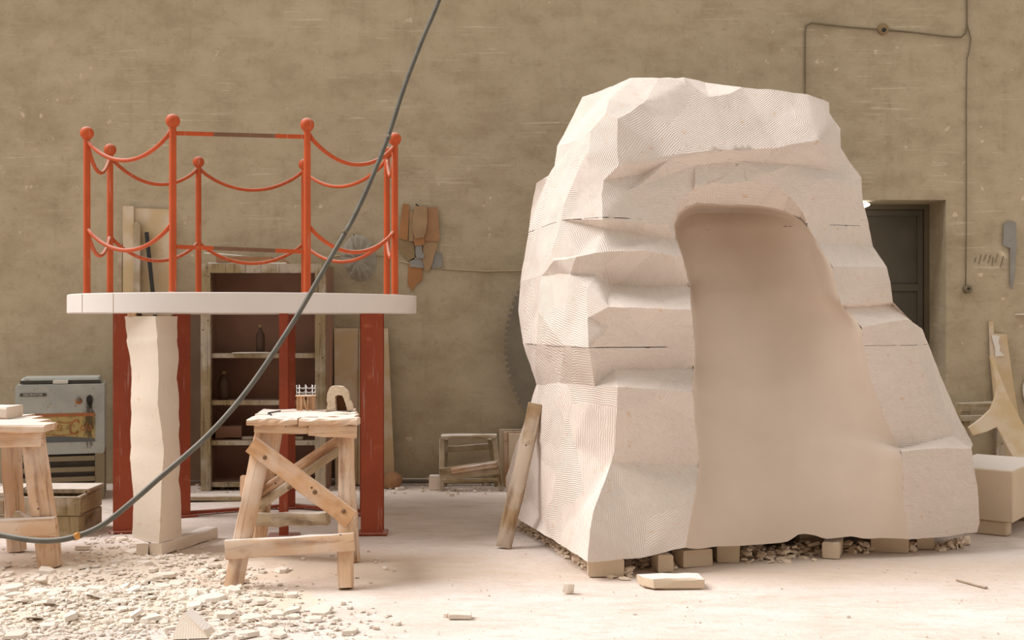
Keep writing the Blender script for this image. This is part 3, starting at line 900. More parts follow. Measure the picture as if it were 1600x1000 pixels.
# ---------------------------------------------------------------- work table at the left edge
TZ2 = .82
tb = empty('work_table', (-3.05, 7.15, 0), 'heavy rough wooden work table cut off by the left edge, dusty top', 'work table')
for (D, x1) in ((6.83, 79), (7.03, 70), (7.23, 58), (7.42, 46)):
    MB().beam(Vector((-3.62, D, TZ2 - .022)), at_z(x1, TZ2 - .022, D), .193, .044, segs=8, jit=.004, bev=.010).build('top_plank', M['wood'], tb)
T2 = lambda nm, a, b, w, t, mat='wood', up=(0, -1, 0), jit=.004: MB().beam(a, b, w, t, up=up, segs=7, jit=jit, bev=.010).build(nm, M[mat], tb, sharp=50)
T2('apron_rail', P(-160, 684, 6.82), P(66, 682, 6.82), .115, .05)
T2('leg', at_z(50, TZ2 - .05, 6.90), foot(79, 6.90), .115, .09)
T2('leg', at_z(16, TZ2 - .05, 7.42), foot(26, 7.36), .10, .08)
T2('leg', at_z(-120, TZ2 - .05, 6.90), foot(-150, 6.90), .115, .09)
T2('leg', at_z(-125, TZ2 - .05, 7.42), foot(-140, 7.36), .10, .08)
T2('stretcher', P(-170, 834, 6.835), P(88, 822, 6.835), .105, .045)
T2('stretcher', P(8, 792, 7.40), P(-130, 796, 7.40), .09, .04, 'wood_olive')
T2('side_rail', at_z(60, .20, 6.95), at_z(24, .20, 7.38), .10, .04, 'wood_grey', up=(1, 0, 0))
mb = MB().beam(at_z(-60, TZ2 + .036, 7.22), at_z(23, TZ2 + .036, 7.22), .25, .068, segs=5, bev=.012, jit=.002)
tag(mb.build('stone_slab', M['stone_plain'], sharp=40), 'thick pale stone slab lying on the work table top', 'stone')

# rough wooden crate behind it
cr = empty('wooden_crate', Vector((-2.98, 8.05, 0)), 'low rough wooden crate on the floor behind the work table', 'crate')
cx0, cx1, cy0, cy1 = -3.42, -2.80, 7.86, 8.30
def cb(nm, lo, hi, mat='wood_olive'):
    MB().box(lo, hi, bev=.006).build(nm, M[mat], cr)
cb('side_board', (cx0, cy0, .0), (cx1, cy0 + .03, .13)); cb('side_board', (cx0, cy0 - .004, .135), (cx1 + .01, cy0 + .03, .255))
cb('side_board', (cx1 - .03, cy0 + .032, .0), (cx1, cy1, .13)); cb('side_board', (cx1 - .03, cy0 + .032, .135), (cx1, cy1, .255))
cb('side_board', (cx0, cy1 - .03, .0), (cx1 - .032, cy1, .25)); cb('side_board', (cx0, cy0 + .032, .0), (cx0 + .03, cy1 - .032, .25))
cb('lid_board', (cx0 + .20, cy0 + .16, .258), (cx1 + .01, cy1 + .02, .285), 'wood_grey')
cb('lid_board', (cx0 - .02, cy0 + .0, .258), (cx0 + .17, cy1 + .02, .283), 'wood_grey')

# gas bottle at the left edge
gc = Vector((-4.33, 9.9, 0))
gb = empty('gas_bottle', gc, 'grey dented gas bottle cut off by the left edge', 'gas bottle')
M['bottle_paint'] = simple('dented_grey_paint', srgb(112, 110, 90), 0.6, 0.12, 6, dust=.3)
MB().lathe([(.13, 0), (.145, .02), (.145, .68), (.13, .78), (.09, .85), (.04, .885), (.035, .90)], gc, n=24).build('body', M['bottle_paint'], gb)
va = MB().lathe([(.022, .90), (.022, .98), (.03, .985), (.03, 1.0)], gc, n=10).build('valve', M['steel'], gb)
MB().lathe([(.05, 1.0), (.055, 1.01), (.055, 1.03), (.02, 1.04)], gc + Vector((.02, 0, 0)), n=12).build('handwheel', M['black_metal'], va)
# ---------------------------------------------------------------- chest cooler
def rust_run(t, col, amt=1.0):
    """the brown run of rust below the coin hole, and specks about it (cooler's own coordinates)"""
    e = t.n('ShaderNodeVectorMath', {0: t.map(t.obj, (1 / .045, 0, 1 / .19), (0, 0, 0), (-.212 / .045, 0, -.61 / .19))}, operation='LENGTH').outputs[1]
    n = t.noise(t.map(t.obj, (30, 4, 9)), 1.4, 6, 0.75)
    f = t.step(t.math('SUBTRACT', t.math('ADD', n, 0.32), t.math('MULTIPLY', e, 0.32)), 0.46, 0.66)
    return t.mix(t.math('MULTIPLY', f, .85 * amt), col, srgb(74, 60, 46))
def mat_cooler():
    t = NT('grimy_blue_grey_enamel', 0.55, 0.35)
    n = t.noise(t.pos, 5, 6, 0.65)
    col = t.ramp(n, [(0.3, srgb(158, 162, 156)), (0.7, srgb(182, 186, 178))])
    sp = t.step(t.noise(t.pos, 34, 4, 0.6), 0.60, 0.68)
    col = t.mix(t.math('MULTIPLY', sp, 0.5), col, srgb(150, 120, 82))
    col = t.mix(t.math('MULTIPLY', t.up(), 0.45), col, srgb(186, 182, 172))
    t.color(rust_run(t, col))
    return t.m
def mat_rusty(name, c, rust=0.5, run=False):
    t = NT(name, 0.7, 0.2)
    n = t.noise(t.obj, 22, 6, 0.7)
    col = t.mix(t.math('MULTIPLY', t.step(n, 0.46, 0.66), rust), c, srgb(128, 108, 76))
    if run: col = rust_run(t, col)
    t.color(col)
    return t.m
M['cooler'] = mat_cooler()
M['band_yellow'] = mat_rusty('faded_yellow_print', srgb(184, 164, 108), 0.7, True)
M['band_red'] = mat_rusty('faded_red_print', srgb(172, 108, 68), 0.6)
M['band_blue'] = mat_rusty('faded_blue_print', srgb(96, 102, 104), 0.4)
M['grille'] = mat_rusty('grille_metal', srgb(140, 128, 104), 0.3)
M['grille_dark'] = simple('dark_grille_metal', srgb(84, 80, 72), 0.8, 0.1, 8)  # one dark tone for lower cabinet, lid edges and badge
M['rust'] = simple('rust_stain', srgb(92, 76, 58), 0.8, 0.35, 40)
cl = empty('chest_cooler', Vector((-3.50, 9.42, 0)), 'old blue-grey metal chest cooler with faded yellow soda lettering and rust', 'cooler')
cl.rotation_euler = (0, 0, math.radians(17))
def lput(o, par):
    o.location = (0, 0, 0)
    return o
W2 = .325
def cput(mb, nm, mat, par=None, **k):
    o = mb.build(nm, M[mat] if isinstance(mat, str) else mat, None, **k)
    o.parent = par or cl
    return o
cput(MB().box((-W2, 0, .36), (W2, .56, .90), bev=.012), 'body', 'cooler')
cput(MB().box((-W2 + .03, .03, .05), (W2 - .03, .54, .36)), 'lower_cabinet', 'grille_dark')
ldm = cput(MB().beam((0, .30, .912), (0, .30, .948), W2 * 2 - .05, .46, up=(0, 1, 0), w2=W2 * 2 - .09, t2=.42, bev=.012), 'lid', 'cooler')
cput(MB().box((-W2 + .03, .058, .905), (-.055, .075, .930)), 'lid_edge', 'grille_dark', ldm)
cput(MB().box((.055, .058, .905), (W2 - .03, .075, .930)), 'lid_edge', 'grille_dark', ldm)
cput(MB().box((-.055, .03, .905), (.055, .075, .930), bev=.004), 'handle', 'paper', ldm)
for z in (.325, .240, .165, .095):
    cput(MB().box((-W2 + .02, -.004, z - .020), (W2 - .07, .03, z + .016), bev=.006), 'grille_slat', 'grille')
for x0_, x1_ in ((-W2, -W2 + .03), (W2 - .07, W2)):
    cput(MB().box((x0_, .0, .0), (x1_, .55, .36), bev=.006), 'corner_post', 'grille')
ba = cput(MB().box((-W2 + .035, -.006, .812), (-.100, .0, .835)), 'badge', 'grille_dark')
def text(par, s, size, loc, mat, shear=0.0, sx=1.0, ex=.001, nm='lettering'):
    cu = bpy.data.curves.new(nm, 'FONT')
    cu.body = s; cu.size = size; cu.shear = shear; cu.extrude = ex
    cu.align_x = 'CENTER'; cu.align_y = 'CENTER'
    tmp = bpy.data.objects.new(nm, cu)
    COL.objects.link(tmp)
    me = bpy.data.meshes.new_from_object(tmp.evaluated_get(bpy.context.evaluated_depsgraph_get()))
    bpy.data.objects.remove(tmp)
    me.materials.clear(); me.materials.append(M[mat])
    o = bpy.data.objects.new(nm, me)
    COL.objects.link(o)
    o.parent = par
    o.location = loc
    o.rotation_euler = (math.radians(90), 0, 0)
    o.scale = (sx, 1, 1)
    return o
text(ba, 'KELVINATOR', .022, (-W2 + .128, -.0075, .8235), 'paper', sx=1.05)
bd = cput(MB().box((-W2 + .0, -.0025, .470), (W2 - .07, .001, .668)), 'printed_band', 'band_yellow')
cput(MB().box((-W2, -.0035, .650), (W2 - .07, .001, .676)), 'red_stripe', 'band_red', bd)
mb = MB()
tp = [(-W2 + (W2 * 2 - .07) * i / 14, -.004, .478 + .022 * math.sin(math.pi * min(1, i / 13)) ** 1 ) for i in range(15)]
mb.prism([(x, -.0035, .452) for x, _, _ in (tp[0], tp[-1])] + tp[::-1], (0, .004, 0))
cput(mb, 'blue_stripe', 'band_blue', bd)
text(bd, 'PEPSI', .070, (-.055, -.004, .560), 'band_red', shear=.2, sx=.85)
text(bd, 'ola', .095, (.186, -.004, .566), 'band_red', shear=.15, sx=.78)
# the swash capital and its tail
sw = []
for i in range(22):
    a = math.radians(40 + 285 * i / 21)
    sw.append((.106 + .034 * math.cos(a) + .008 * math.sin(a), -.004, .568 + .052 * math.sin(a)))
cput(MB().tube(sw, .0065, 6), 'lettering_swash', 'band_red', bd)
cput(MB().tube([(.135 - .16 * i / 12, -.004, .625 - .018 * math.sin(math.pi * i / 12) - .010 * i / 12) for i in range(13)], .0035, 6), 'lettering_swash', 'band_red', bd)
cput(MB().tube([(-.13 + .26 * i / 12, -.004, .524 - .018 * math.sin(math.pi * i / 12)) for i in range(13)], .0035, 6), 'lettering_swash', 'band_red', bd)
em = cput(MB().lathe([(.026, 0), (.024, .008), (.0, .010)], (.135, 0, .770), axis=(0, -1, 0), n=16), 'bottle_opener', 'band_red')
em.scale = (1, 1, 1)
cput(MB().lathe([(.018, 0), (.018, .02), (.010, .024)], (.135, -.006, .782), axis=(0, -1, 0), n=10), 'opener_hook', 'steel', em)
mb = MB()
def blot(cx, cz, rx, rz, y=-.003, n=18):
    mb.prism([(cx + rx * math.cos(2 * math.pi * i / n) * (1 + .18 * noise.noise(Vector((i * .9, cx * 9, 0)))), y, cz + rz * math.sin(2 * math.pi * i / n) * (1 + .2 * noise.noise(Vector((i * .7, cz * 9, 3))))) for i in range(n)], (0, .004, 0))
blot(.215, .775, .024, .042, -.006); blot(.219, .738, .012, .030, -.006)
cput(mb, 'coin_hole', 'black_metal')

# ---------------------------------------------------------------- bookcase against the wall
bk = empty('bookcase', Vector((-2.04, 10.2, 0)), 'tall grimy timber shelf unit with dark stained back against the wall', 'shelf')
bx0, bx1, by0, by1, bz = -2.55, -1.53, 9.96, 10.41, 1.861
def kb(nm, lo, hi, mat='wood_olive', bev=.004): return MB().box(lo, hi, bev=bev).build(nm, M[mat], bk)
kb('post', (bx0, by0, 0), (bx0 + .078, by0 + .05, bz)); kb('post', (bx1 - .084, by0, 0), (bx1, by0 + .05, bz))
kb('top_rail', (bx0 + .078, by0, bz - .075), (bx1 - .084, by0 + .05, bz))
kb('top_board', (bx0, by0 + .05, bz - .03), (bx1, by1, bz))
kb('side_panel', (bx0, by0 + .05, 0), (bx0 + .025, by1, bz - .03), 'brown_in'); kb('side_panel', (bx1 - .025, by0 + .05, 0), (bx1, by1, bz - .03), 'brown_in')
kb('back_panel', (bx0 + .025, by1 - .02, 0), (bx1 - .025, by1, bz - .03), 'brown_in')
for z in (1.122, .735, .405, .062):
    s_ = kb('shelf_board', (bx0 + .025, by0 + .052, z - .030), (bx1 - .025, by1 - .02, z), 'brown_in')
    MB().box((bx0 + .079, by0 + .030, z - .034), (bx1 - .085, by0 + .051, z + .003), bev=.004).build('shelf_edge', M['wood_olive'], s_)
M['brown_glass'] = simple('dusty_brown_glass', srgb(96, 74, 58), 0.35, 0.12, 8, dust=.5)
def bottle(px, z, D, r, h, label):
    c = at_z(px, z, D)
    b = empty('bottle', c, label, 'bottle')
    MB().lathe([(r * .9, 0), (r, .01), (r, h * .60), (r * .86, h * .68), (r * .42, h * .78), (r * .34, h * .82), (r * .34, h * .92)], c, n=18).build('body', M['brown_glass'], b)
    MB().lathe([(r * .42, h * .90), (r * .44, h * .92), (r * .44, h), (r * .3, h + .001)], c, n=14).build('cap', M['card_olive'], b)
    return b
bottle(407, 1.125, 10.18, .036, .235, 'dark brown bottle on the upper shelf of the bookcase')
bottle(350, .738, 10.16, .046, .235, 'dark brown bottle with a wide shoulder on the middle bookcase shelf')
a = at_z(362, .441, 10.18)
tag(MB().beam(at_z(337, .408 + .055, 10.16), at_z(378, .408 + .055, 10.20), .11, .105, bev=.010, segs=4, jit=.004).build('wooden_block', M['brown_in'], sharp=40), 'brown block lying on the lower bookcase shelf', 'block')
tag(MB().beam(at_z(380, .421, 10.08), at_z(404, .421, 10.08), .08, .026, bev=.004).build('wooden_offcut', M['wood_olive']), 'thin wooden offcut on the lower bookcase shelf, left of centre', 'offcut')
tag(MB().beam(at_z(455, .421, 10.08), at_z(474, .421, 10.08), .08, .026, bev=.004).build('wooden_offcut', M['wood_olive']), 'thin wooden offcut at the right of the lower bookcase shelf', 'offcut')
def sheet(pts, t, mat, label, nm='paper_sheet', cat='paper', par=None):
    mb = MB(); mb.prism(pts, (0, 0, t))
    return tag(mb.build(nm, M[mat]), label, cat)
s0_ = 1.127
sheet([(-2.30, 9.975, s0_), (-2.15, 9.955, s0_ - .0), (-1.95, 10.02, s0_), (-2.05, 10.12, s0_ + .004), (-2.28, 10.10, s0_ + .004)], .004, 'paper', 'white paper sheet on the upper bookcase shelf')
zz = bz + .001
sheet([(-2.50, 10.0, zz), (-1.86, 10.0, zz), (-1.86, 10.3, zz), (-2.50, 10.3, zz)], .012, 'paper', 'white paper pad at the bottom of the pile on the bookcase top')
sheet([(-2.43, 9.985, zz + .014), (-1.98, 10.01, zz + .014), (-2.0, 10.28, zz + .014), (-2.44, 10.27, zz + .014)], .045, 'card', 'brown card folder in the pile on the bookcase top', 'card_folder', 'folder')
sheet([(-2.53, 9.99, zz + .085), (-2.22, 10.0, zz + .062), (-2.12, 10.30, zz + .062), (-2.53, 10.25, zz + .10)], .008, 'paper', 'curled white paper on top of the pile on the bookcase')
mb = MB(); mb.prism([at_z(431, zz, 10.05), at_z(453, zz, 10.05), at_z(443, zz + .04, 10.05)], (0, .09, 0))
tag(mb.build('wooden_wedge', M['card']), 'small brown triangular wedge on the bookcase top', 'wedge')

# ---------------------------------------------------------------- boards, sticks and blocks along the wall
def board(pts, D0, D1, th, mat, nm, label, cat='board', y0=None, y1=None):
    """a board leaning on the wall: outline in picture rows, D0 deep at its top and D1 at its foot"""
    ys = [p[1] for p in pts]
    ya, yb = min(ys), max(ys)
    mb = MB()
    mb.prism([P(x, y, D0 + (D1 - D0) * (y - ya) / (yb - ya)) for x, y in pts], (0, th, 0))
    return tag(mb.build(nm, M[mat]), label, cat)
board([(207, 325), (266, 327), (268, 757), (203, 757)], 10.38, 10.30, .02, 'wood_pale', 'board', 'wide pale board leaning on the wall behind the railing')
board([(192, 322), (208.5, 322), (208.5, 759), (192, 759)], 10.35, 10.24, .025, 'wood_pale', 'plank', 'narrow pale plank leaning at the left of the wide board', 'plank')
board([(183, 381), (190.5, 380), (190.5, 762), (183, 762)], 10.37, 10.22, .02, 'wood_grey', 'plank', 'thin grey plank behind the narrow pale plank', 'plank')
board([(209, 347), (215, 346), (219, 352), (218, 760), (206, 760)], 10.32, 10.18, .03, 'wood_grey', 'stick', 'grey-edged stick leaning on the wide pale board', 'stick')
mb = MB(); mb.beam(P(229, 363, 10.33), P(270, 761, 10.16), .03, .02, up=(0, -1, 0))
tag(mb.build('metal_bar', M['black_metal']), 'black metal bar leaning on the wide pale board', 'bar')
board([(294, 480), (317, 480), (317, 758), (296, 758)], 10.36, 10.31, .02, 'dark_strip', 'board', 'dark brown flat upright strip at the left side of the bookcase')  # plain dark strip filling the gap between red leg and bookcase
board([(522, 513), (560, 513), (560, 757), (524, 757)], 10.39, 10.30, .015, 'wood_pale', 'board', 'tan hardboard sheet leaning right of the bookcase')
board([(561, 513), (606, 513), (617, 758), (560, 758)], 10.36, 10.27, .018, 'wood_pale', 'board', 'pale board leaning behind the front right red leg')
tag(MB().beam(Vector((-2.62, 9.42, .028)), Vector((-2.06, 9.46, .022)), .16, .036, segs=4, bev=.006, jit=.003).build('plank', M['wood_grey']), 'grey plank lying on the floor before the bookcase', 'plank')
mb = MB().ball(Vector((-1.0, 10.14, .055)), .085, 12, 8)
for v in mb.bm.verts: v.co.z = max(.003, v.co.z)
mb.jitter(.018, 14)
tag(mb.build('stone_lump', M['card'], sharp=30), 'brown lump of stone at the foot of the pale board', 'stone')
tag(MB().box((-.685, 10.02, .0), (-.595, 10.12, .115), bev=.006).build('stone_block', M['stone_plain']), 'small square stone block on the floor left of the step stool', 'block')
# step stool
ss = empty('step_stool', Vector((-.34, 10.1, 0)), 'small broken grey wooden step stool by the back wall', 'stool')
S2 = lambda nm, a, b, w, t, up=(0, -1, 0), mat='wood_grey': MB().beam(a, b, w, t, up=up, segs=4, bev=.005, jit=.003).build(nm, M[mat], ss)
S2('top_board', P(690, 682, 10.03), P(776, 681, 10.03), .14, .028, up=(0, 0, 1))
S2('leg', P(691, 686, 10.02), foot(690, 9.98), .04, .03); S2('leg', P(773, 686, 10.02), foot(783, 9.98), .04, .03)
S2('leg', P(697, 686, 10.12), foot(695, 10.25), .035, .03, mat='wood_olive'); S2('leg', P(765, 686, 10.12), foot(776, 10.25), .035, .03, mat='wood_olive')
S2('rail', P(695, 702, 10.20), P(770, 697, 10.20), .05, .02, mat='wood_olive')
S2('front_board', P(688, 742, 9.955), P(779, 730, 9.955), .115, .02)
S2('front_board', P(705, 736, 9.935), P(776, 726, 9.935), .045, .018, mat='wood')
S2('rail', P(690, 752, 9.95), P(778, 750, 9.95), .03, .02, mat='wood_olive')
for k, (x, y, D, lab) in enumerate(((780, 671, 10.28, 'rearmost of three pale boards standing by the step stool'), (788, 675, 10.20, 'middle one of three pale boards standing by the step stool'), (795, 678, 10.12, 'front one of three pale boards standing by the step stool'))):
    p = P(x, y, D)
    tag(MB().box((p.x, D, .0), (p.x + .42, D + .045, p.z), bev=.004).build('board', M['wood_orange' if k == 1 else 'wood_pale']), lab, 'board', 'pale boards standing behind the carved stone')

# ---------------------------------------------------------------- saw blade
sc_ = P(978, 540, 10.20)
mb = MB()
rr = 190 / FPX * 10.20
pts = []
NTH = 120
for i in range(NTH):
    for (q, r_) in ((0.0, rr), (.45, rr), (.55, rr - .026), (.92, rr - .026)):
        a = 2 * math.pi * (i + q) / NTH
        pts.append((sc_.x + r_ * math.cos(a), sc_.y + .12 * r_ * math.sin(a) * 1.0, sc_.z + r_ * math.sin(a)))
hub = [mb.bm.verts.new((sc_.x + .06 * math.cos(2 * math.pi * i / len(pts)), sc_.y - .003 + .0072 * math.sin(2 * math.pi * i / len(pts)), sc_.z + .06 * math.sin(2 * math.pi * i / len(pts)))) for i in range(len(pts))]
fr_ = [mb.bm.verts.new((x, y - .004, z)) for x, y, z in pts]
bk_ = [mb.bm.verts.new((x, y + .004, z)) for x, y, z in pts]
hb_ = [mb.bm.verts.new(v.co + Vector((0, .007, 0))) for v in hub]
for i in range(len(pts)):
    j = (i + 1) % len(pts)
    mb.face([fr_[i], fr_[j], hub[j], hub[i]]); mb.face([bk_[i], bk_[j], hb_[j], hb_[i]]); mb.face([fr_[i], fr_[j], bk_[j], bk_[i]]); mb.face([hub[i], hub[j], hb_[j], hb_[i]])
sb = empty('saw_blade', Vector((sc_.x, sc_.y, sc_.z)), 'huge toothed circular saw blade leaning on the wall behind the carved stone', 'saw blade')
mb.build('blade', M['steel'], sb)
MB().lathe([(.16, -.012), (.16, .0)], sc_ + Vector((0, -.004, 0)), axis=(0, 1, 0), n=30).build('flange', M['steel'], sb)
for (x, nm) in ((.72, 'left'), (1.20, 'right')):
    tag(MB().box((x - .07, 10.0, 0), (x + .07, 10.2, sc_.z - math.sqrt(rr * rr - (x - sc_.x) ** 2) + (-.004))).build('wooden_chock', M['wood_grey']), 'wooden chock under the ' + nm + ' of the saw blade', 'chock')

# ---------------------------------------------------------------- leaning plank on the carved stone
tag(MB().beam(Vector((-.052, 7.47, .004)), P(838, 631, 7.60), .092, .042, up=(-.35, -1, 0.1), segs=9, bev=.006, jit=.003).build('plank', M['wood_brown'], sharp=50), 'weathered plank leaning against the left side of the carved stone', 'plank')

# ---------------------------------------------------------------- card templates hung on the wall
TM = [('card_orange', 2, [(630, 318), (640, 320), (637, 376), (622, 372), (626, 345)], 'orange-brown tapering template at the left of the hung bunch'),
      ('card_tan', 3, [(640, 330), (646, 330), (646, 377), (639, 377)], 'thin tan strip template hung just left of the central one'),
      ('card_tan', 5, [(648, 322), (667, 322), (668, 345), (665, 365), (662, 371), (648, 373), (645, 362), (644, 350)], 'long grey-brown template at the front of the hung bunch'),
      ('card', 3, [(666, 324), (684, 324), (687, 377), (660, 377)], 'reddish-brown square-cut template at the right of the hung bunch'),
      ('card_orange', 4, [(646, 372), (663, 370), (664, 380), (661, 383), (648, 384)], 'small orange template end below the long front template'),
      ('card_tan', 2, [(662, 376), (684, 377), (682, 390), (678, 400), (676, 410), (672, 420), (668, 425), (664, 422), (660, 405), (661, 390)], 'long tan template tapering to a rounded tip'),
      ('card_olive', 1, [(623, 370), (645, 374), (648, 395), (648, 405), (640, 408), (630, 400), (622, 390)], 'rounded olive template behind the orange one on the left'),
      ('card_grey', 3, [(650, 381), (659, 380), (660, 395), (664, 398), (662, 404), (651, 403), (649, 395)], 'small grey notched template in the middle of the bunch'),
      ('card_grey', 1, [(641, 406), (652, 401), (661, 404), (662, 419), (640, 417)], 'grey template over the orange pointed one at the bottom'),
      ('card_orange', 0, [(638, 412), (661, 414), (660, 437), (650, 445), (645, 455), (637, 445)], 'orange pointed template lowest of the hung bunch'),
      ('card_grey', 0, [(676, 392), (688, 396), (690, 394), (691, 417), (674, 420)], 'blue-grey template peeping out at the lower right of the bunch')]
for mat, lay, pts, lab in TM:
    mb = MB(); mb.prism([P(x, y, 10.424 - .007 * lay) for x, y in pts], (0, -.005, 0))
    tag(mb.build('card_template', M[mat]), lab, 'template', 'templates hung on the wall right of the railing')
tag(MB().tube([P(656, 324, 10.43), P(650, 319, 10.37)], .006, 6).build('nail', M['black_metal']), 'rusty nail the bunch of templates hangs from', 'nail')
TG = MB(); TG.prism([P(x, y, 10.418) for x, y in ((1568, 350), (1574, 347), (1580, 345), (1587, 348), (1588, 386), (1586.5, 400), (1585, 430), (1581, 452), (1578, 447), (1578, 388), (1567, 384))], (0, -.012, 0))
tag(TG.build('metal_template', M['card_grey']), 'grey sheet template with a long tail hung on the wall, right edge', 'template')

# crumpled clear plastic hung on the wall
t = NT('clear_plastic', 0.22, 0.5)
t.color(srgb(196, 192, 182))
t.b.inputs['Transmission Weight'].default_value = 0.45
t.b.inputs['Alpha'].default_value = 0.75
t.b.inputs['IOR'].default_value = 1.15
t.bump(t.noise(t.pos, 22, 5, 0.7), 0.9, 0.03)
M['plastic'] = t.m
mb = MB()
pc = P(559, 404, 10.40)
NR, NA = 9, 40
edge = [(552, 366), (566, 367), (578, 376), (587, 392), (590, 410), (586, 428), (576, 438), (563, 441), (550, 437), (543, 424), (534, 410), (530, 396), (536, 384), (545, 372)]
def edge_at(a):
    k = a * len(edge); i = int(k) % len(edge); f = k - int(k)
    p, q = edge[i], edge[(i + 1) % len(edge)]
    return p[0] + (q[0] - p[0]) * f, p[1] + (q[1] - p[1]) * f
cv = mb.bm.verts.new(pc + Vector((0, -.06, 0)))
prev = None
rows_ = []
for r_ in range(1, NR + 1):
    q = r_ / NR
    row = []
    for k in range(NA):
        ex, ey = edge_at(k / NA)
        ex, ey = 559 + (ex - 559) * q, 404 + (ey - 404) * q
        bul = .12 * math.sqrt(max(0, 1 - q * q)) + .03 * noise.noise(Vector((k * .45 * q, r_ * .3, 5))) * (1 - .6 * q) - .05 * (1 - q) + .02 * math.sin(k * 2.2) * q
        row.append(mb.bm.verts.new(P(ex, ey, 10.405 - max(.0, bul))))
    rows_.append(row)
for k in range(NA):
    mb.face([cv, rows_[0][k], rows_[0][(k + 1) % NA]], 0, True)
for a, b in zip(rows_[:-1], rows_[1:]):
    for k in range(NA):
        mb.face([a[k], a[(k + 1) % NA], b[(k + 1) % NA], b[k]], 0, True)
tag(mb.build('plastic_cover', M['plastic']), 'crumpled clear plastic cover hung on the wall behind the railing', 'plastic cover')
tag(MB().tube([P(553, 368, 10.43), P(553, 367, 10.38)], .006, 6).build('nail', M['black_metal']), 'nail the clear plastic cover hangs from', 'nail')

# string along the wall
for seg, lab in ((((500, 403), (560, 396), (614, 401)), 'pale string running from the bookcase past the plastic cover'), (((625, 408), (645, 413), (700, 421), (760, 424), (816, 423), (860, 424)), 'pale string running right from the templates to the stone')):
    tag(MB().tube([P(x, y, 10.424) for x, y in seg], .0045, 5).build('string', M['string']), lab, 'string')

# ---------------------------------------------------------------- cables on the wall
wc = lambda pts: [P(x, y, 10.418) for x, y in pts]
tag(MB().tube(wc([(1511, -60), (1511, 20), (1511, 40), (1509, 52), (1502, 58), (1490, 58), (1470, 56), (1430, 51), (1385, 47), (1330, 43), (1285, 38), (1268, 36), (1260, 40), (1258, 52), (1258, 90), (1258, 170), (1259, 240), (1260, 330), (1260, 420)]), .007, 8).build('wall_cable', M['cable']), 'grey cable looping across the wall above the carved stone', 'cable')
cs = empty('switch_cable', P(1509, 440, 10.42), 'thin cable hanging down the wall to a round switch, right of the door', 'cable')
MB().tube(wc([(1511, 38), (1515, 52), (1517, 62), (1515, 78), (1511, 92), (1510, 160), (1510, 260), (1510, 360), (1509, 447)]), .005, 8).build('cord', M['cable'], cs)
sw_ = MB().lathe([(.036, 0), (.036, .035), (.028, .045), (.0, .046)], P(1510, 452, 10.43), axis=(0.2, -1, 0), n=18).build('switch', M['cable'], cs)
MB().lathe([(.011, 0), (.011, .012), (.0, .013)], P(1513, 451, 10.383), axis=(0.2, -1, 0), n=10).build('knob', M['black_metal'], sw_)
jb = empty('junction_box', P(1379, 45, 10.42), 'round junction box on the wall cable above the door', 'junction box')
MB().lathe([(.048, 0), (.048, .02), (.040, .032), (.0, .034)], P(1379, 46, 10.43), axis=(0, -1, 0), n=18).build('body', M['card_olive'], jb)
MB().lathe([(.018, 0), (.018, .012), (.0, .013)], P(1381, 47, 10.397), axis=(0, -1, 0), n=10).build('cap', M['black_metal'], jb)

# pencil strokes on the plaster
tm = empty('tally_marks', P(1545, 404, 10.42), 'row of slanting dark tally strokes scratched on the wall right of the switch', 'marks')
for (xa, ya, xb, yb) in ((1523, 410, 1525, 402), (1529, 413, 1533, 398), (1537, 408, 1541, 397), (1544, 411, 1548, 398), (1550, 415, 1552, 402), (1555, 410, 1559, 397), (1563, 418, 1568, 400)):
    MB().beam(P(xa, ya, 10.4275), P(xb, yb, 10.4275), .006, .003, up=(0, -1, 0)).build('stroke', M['cable'], tm)

# lamp in the doorway
t = NT('lit_bulb')
t.b.inputs['Emission Color'].default_value = (1, .97, .9, 1)
t.b.inputs['Emission Strength'].default_value = 6.0
t.color((1, 1, 1, 1)); M['bulb'] = t.m
lp = empty('door_lamp', Vector((3.0, 10.56, 2.40)), 'lit white lamp under the door lintel by the stone', 'lamp')
MB().lathe([(.0, .145), (.012, .135), (.024, .10), (.030, .05), (.030, 0), (.02, -.02)], Vector((2.965, 10.56, 2.395)), axis=(1, 0, 0.06), n=16).build('bulb', M['bulb'], lp)
MB().lathe([(.026, -.09), (.03, -.02), (.0, -.019)], Vector((2.965, 10.56, 2.395)), axis=(1, 0, 0.06), n=14).build('socket', M['black_metal'], lp)
MB().beam((2.90, 10.56, 2.395), (2.90, 10.56, 2.432), .04, .04, up=(0, 1, 0)).build('bracket', M['black_metal'], lp)

# ---------------------------------------------------------------- right-hand corner: block, offcuts
bz0, bz1 = .095, .43
def blk(corner, la, lb, ang, z0, z1, mat, nm, label, cat, bev=.01):
    u = Vector((math.cos(ang), math.sin(ang), 0)); v = Vector((-math.sin(ang), math.cos(ang), 0))
    c = Vector((corner.x, corner.y, 0)) + u * la / 2
    h = (z0 + z1) / 2
    mb = MB().beam(c + Vector((0, 0, h)), c + v * lb + Vector((0, 0, h)), abs(la), z1 - z0, bev=bev, segs=3, jit=.001)
    return tag(mb.build(nm, M[mat], sharp=40), label, cat)
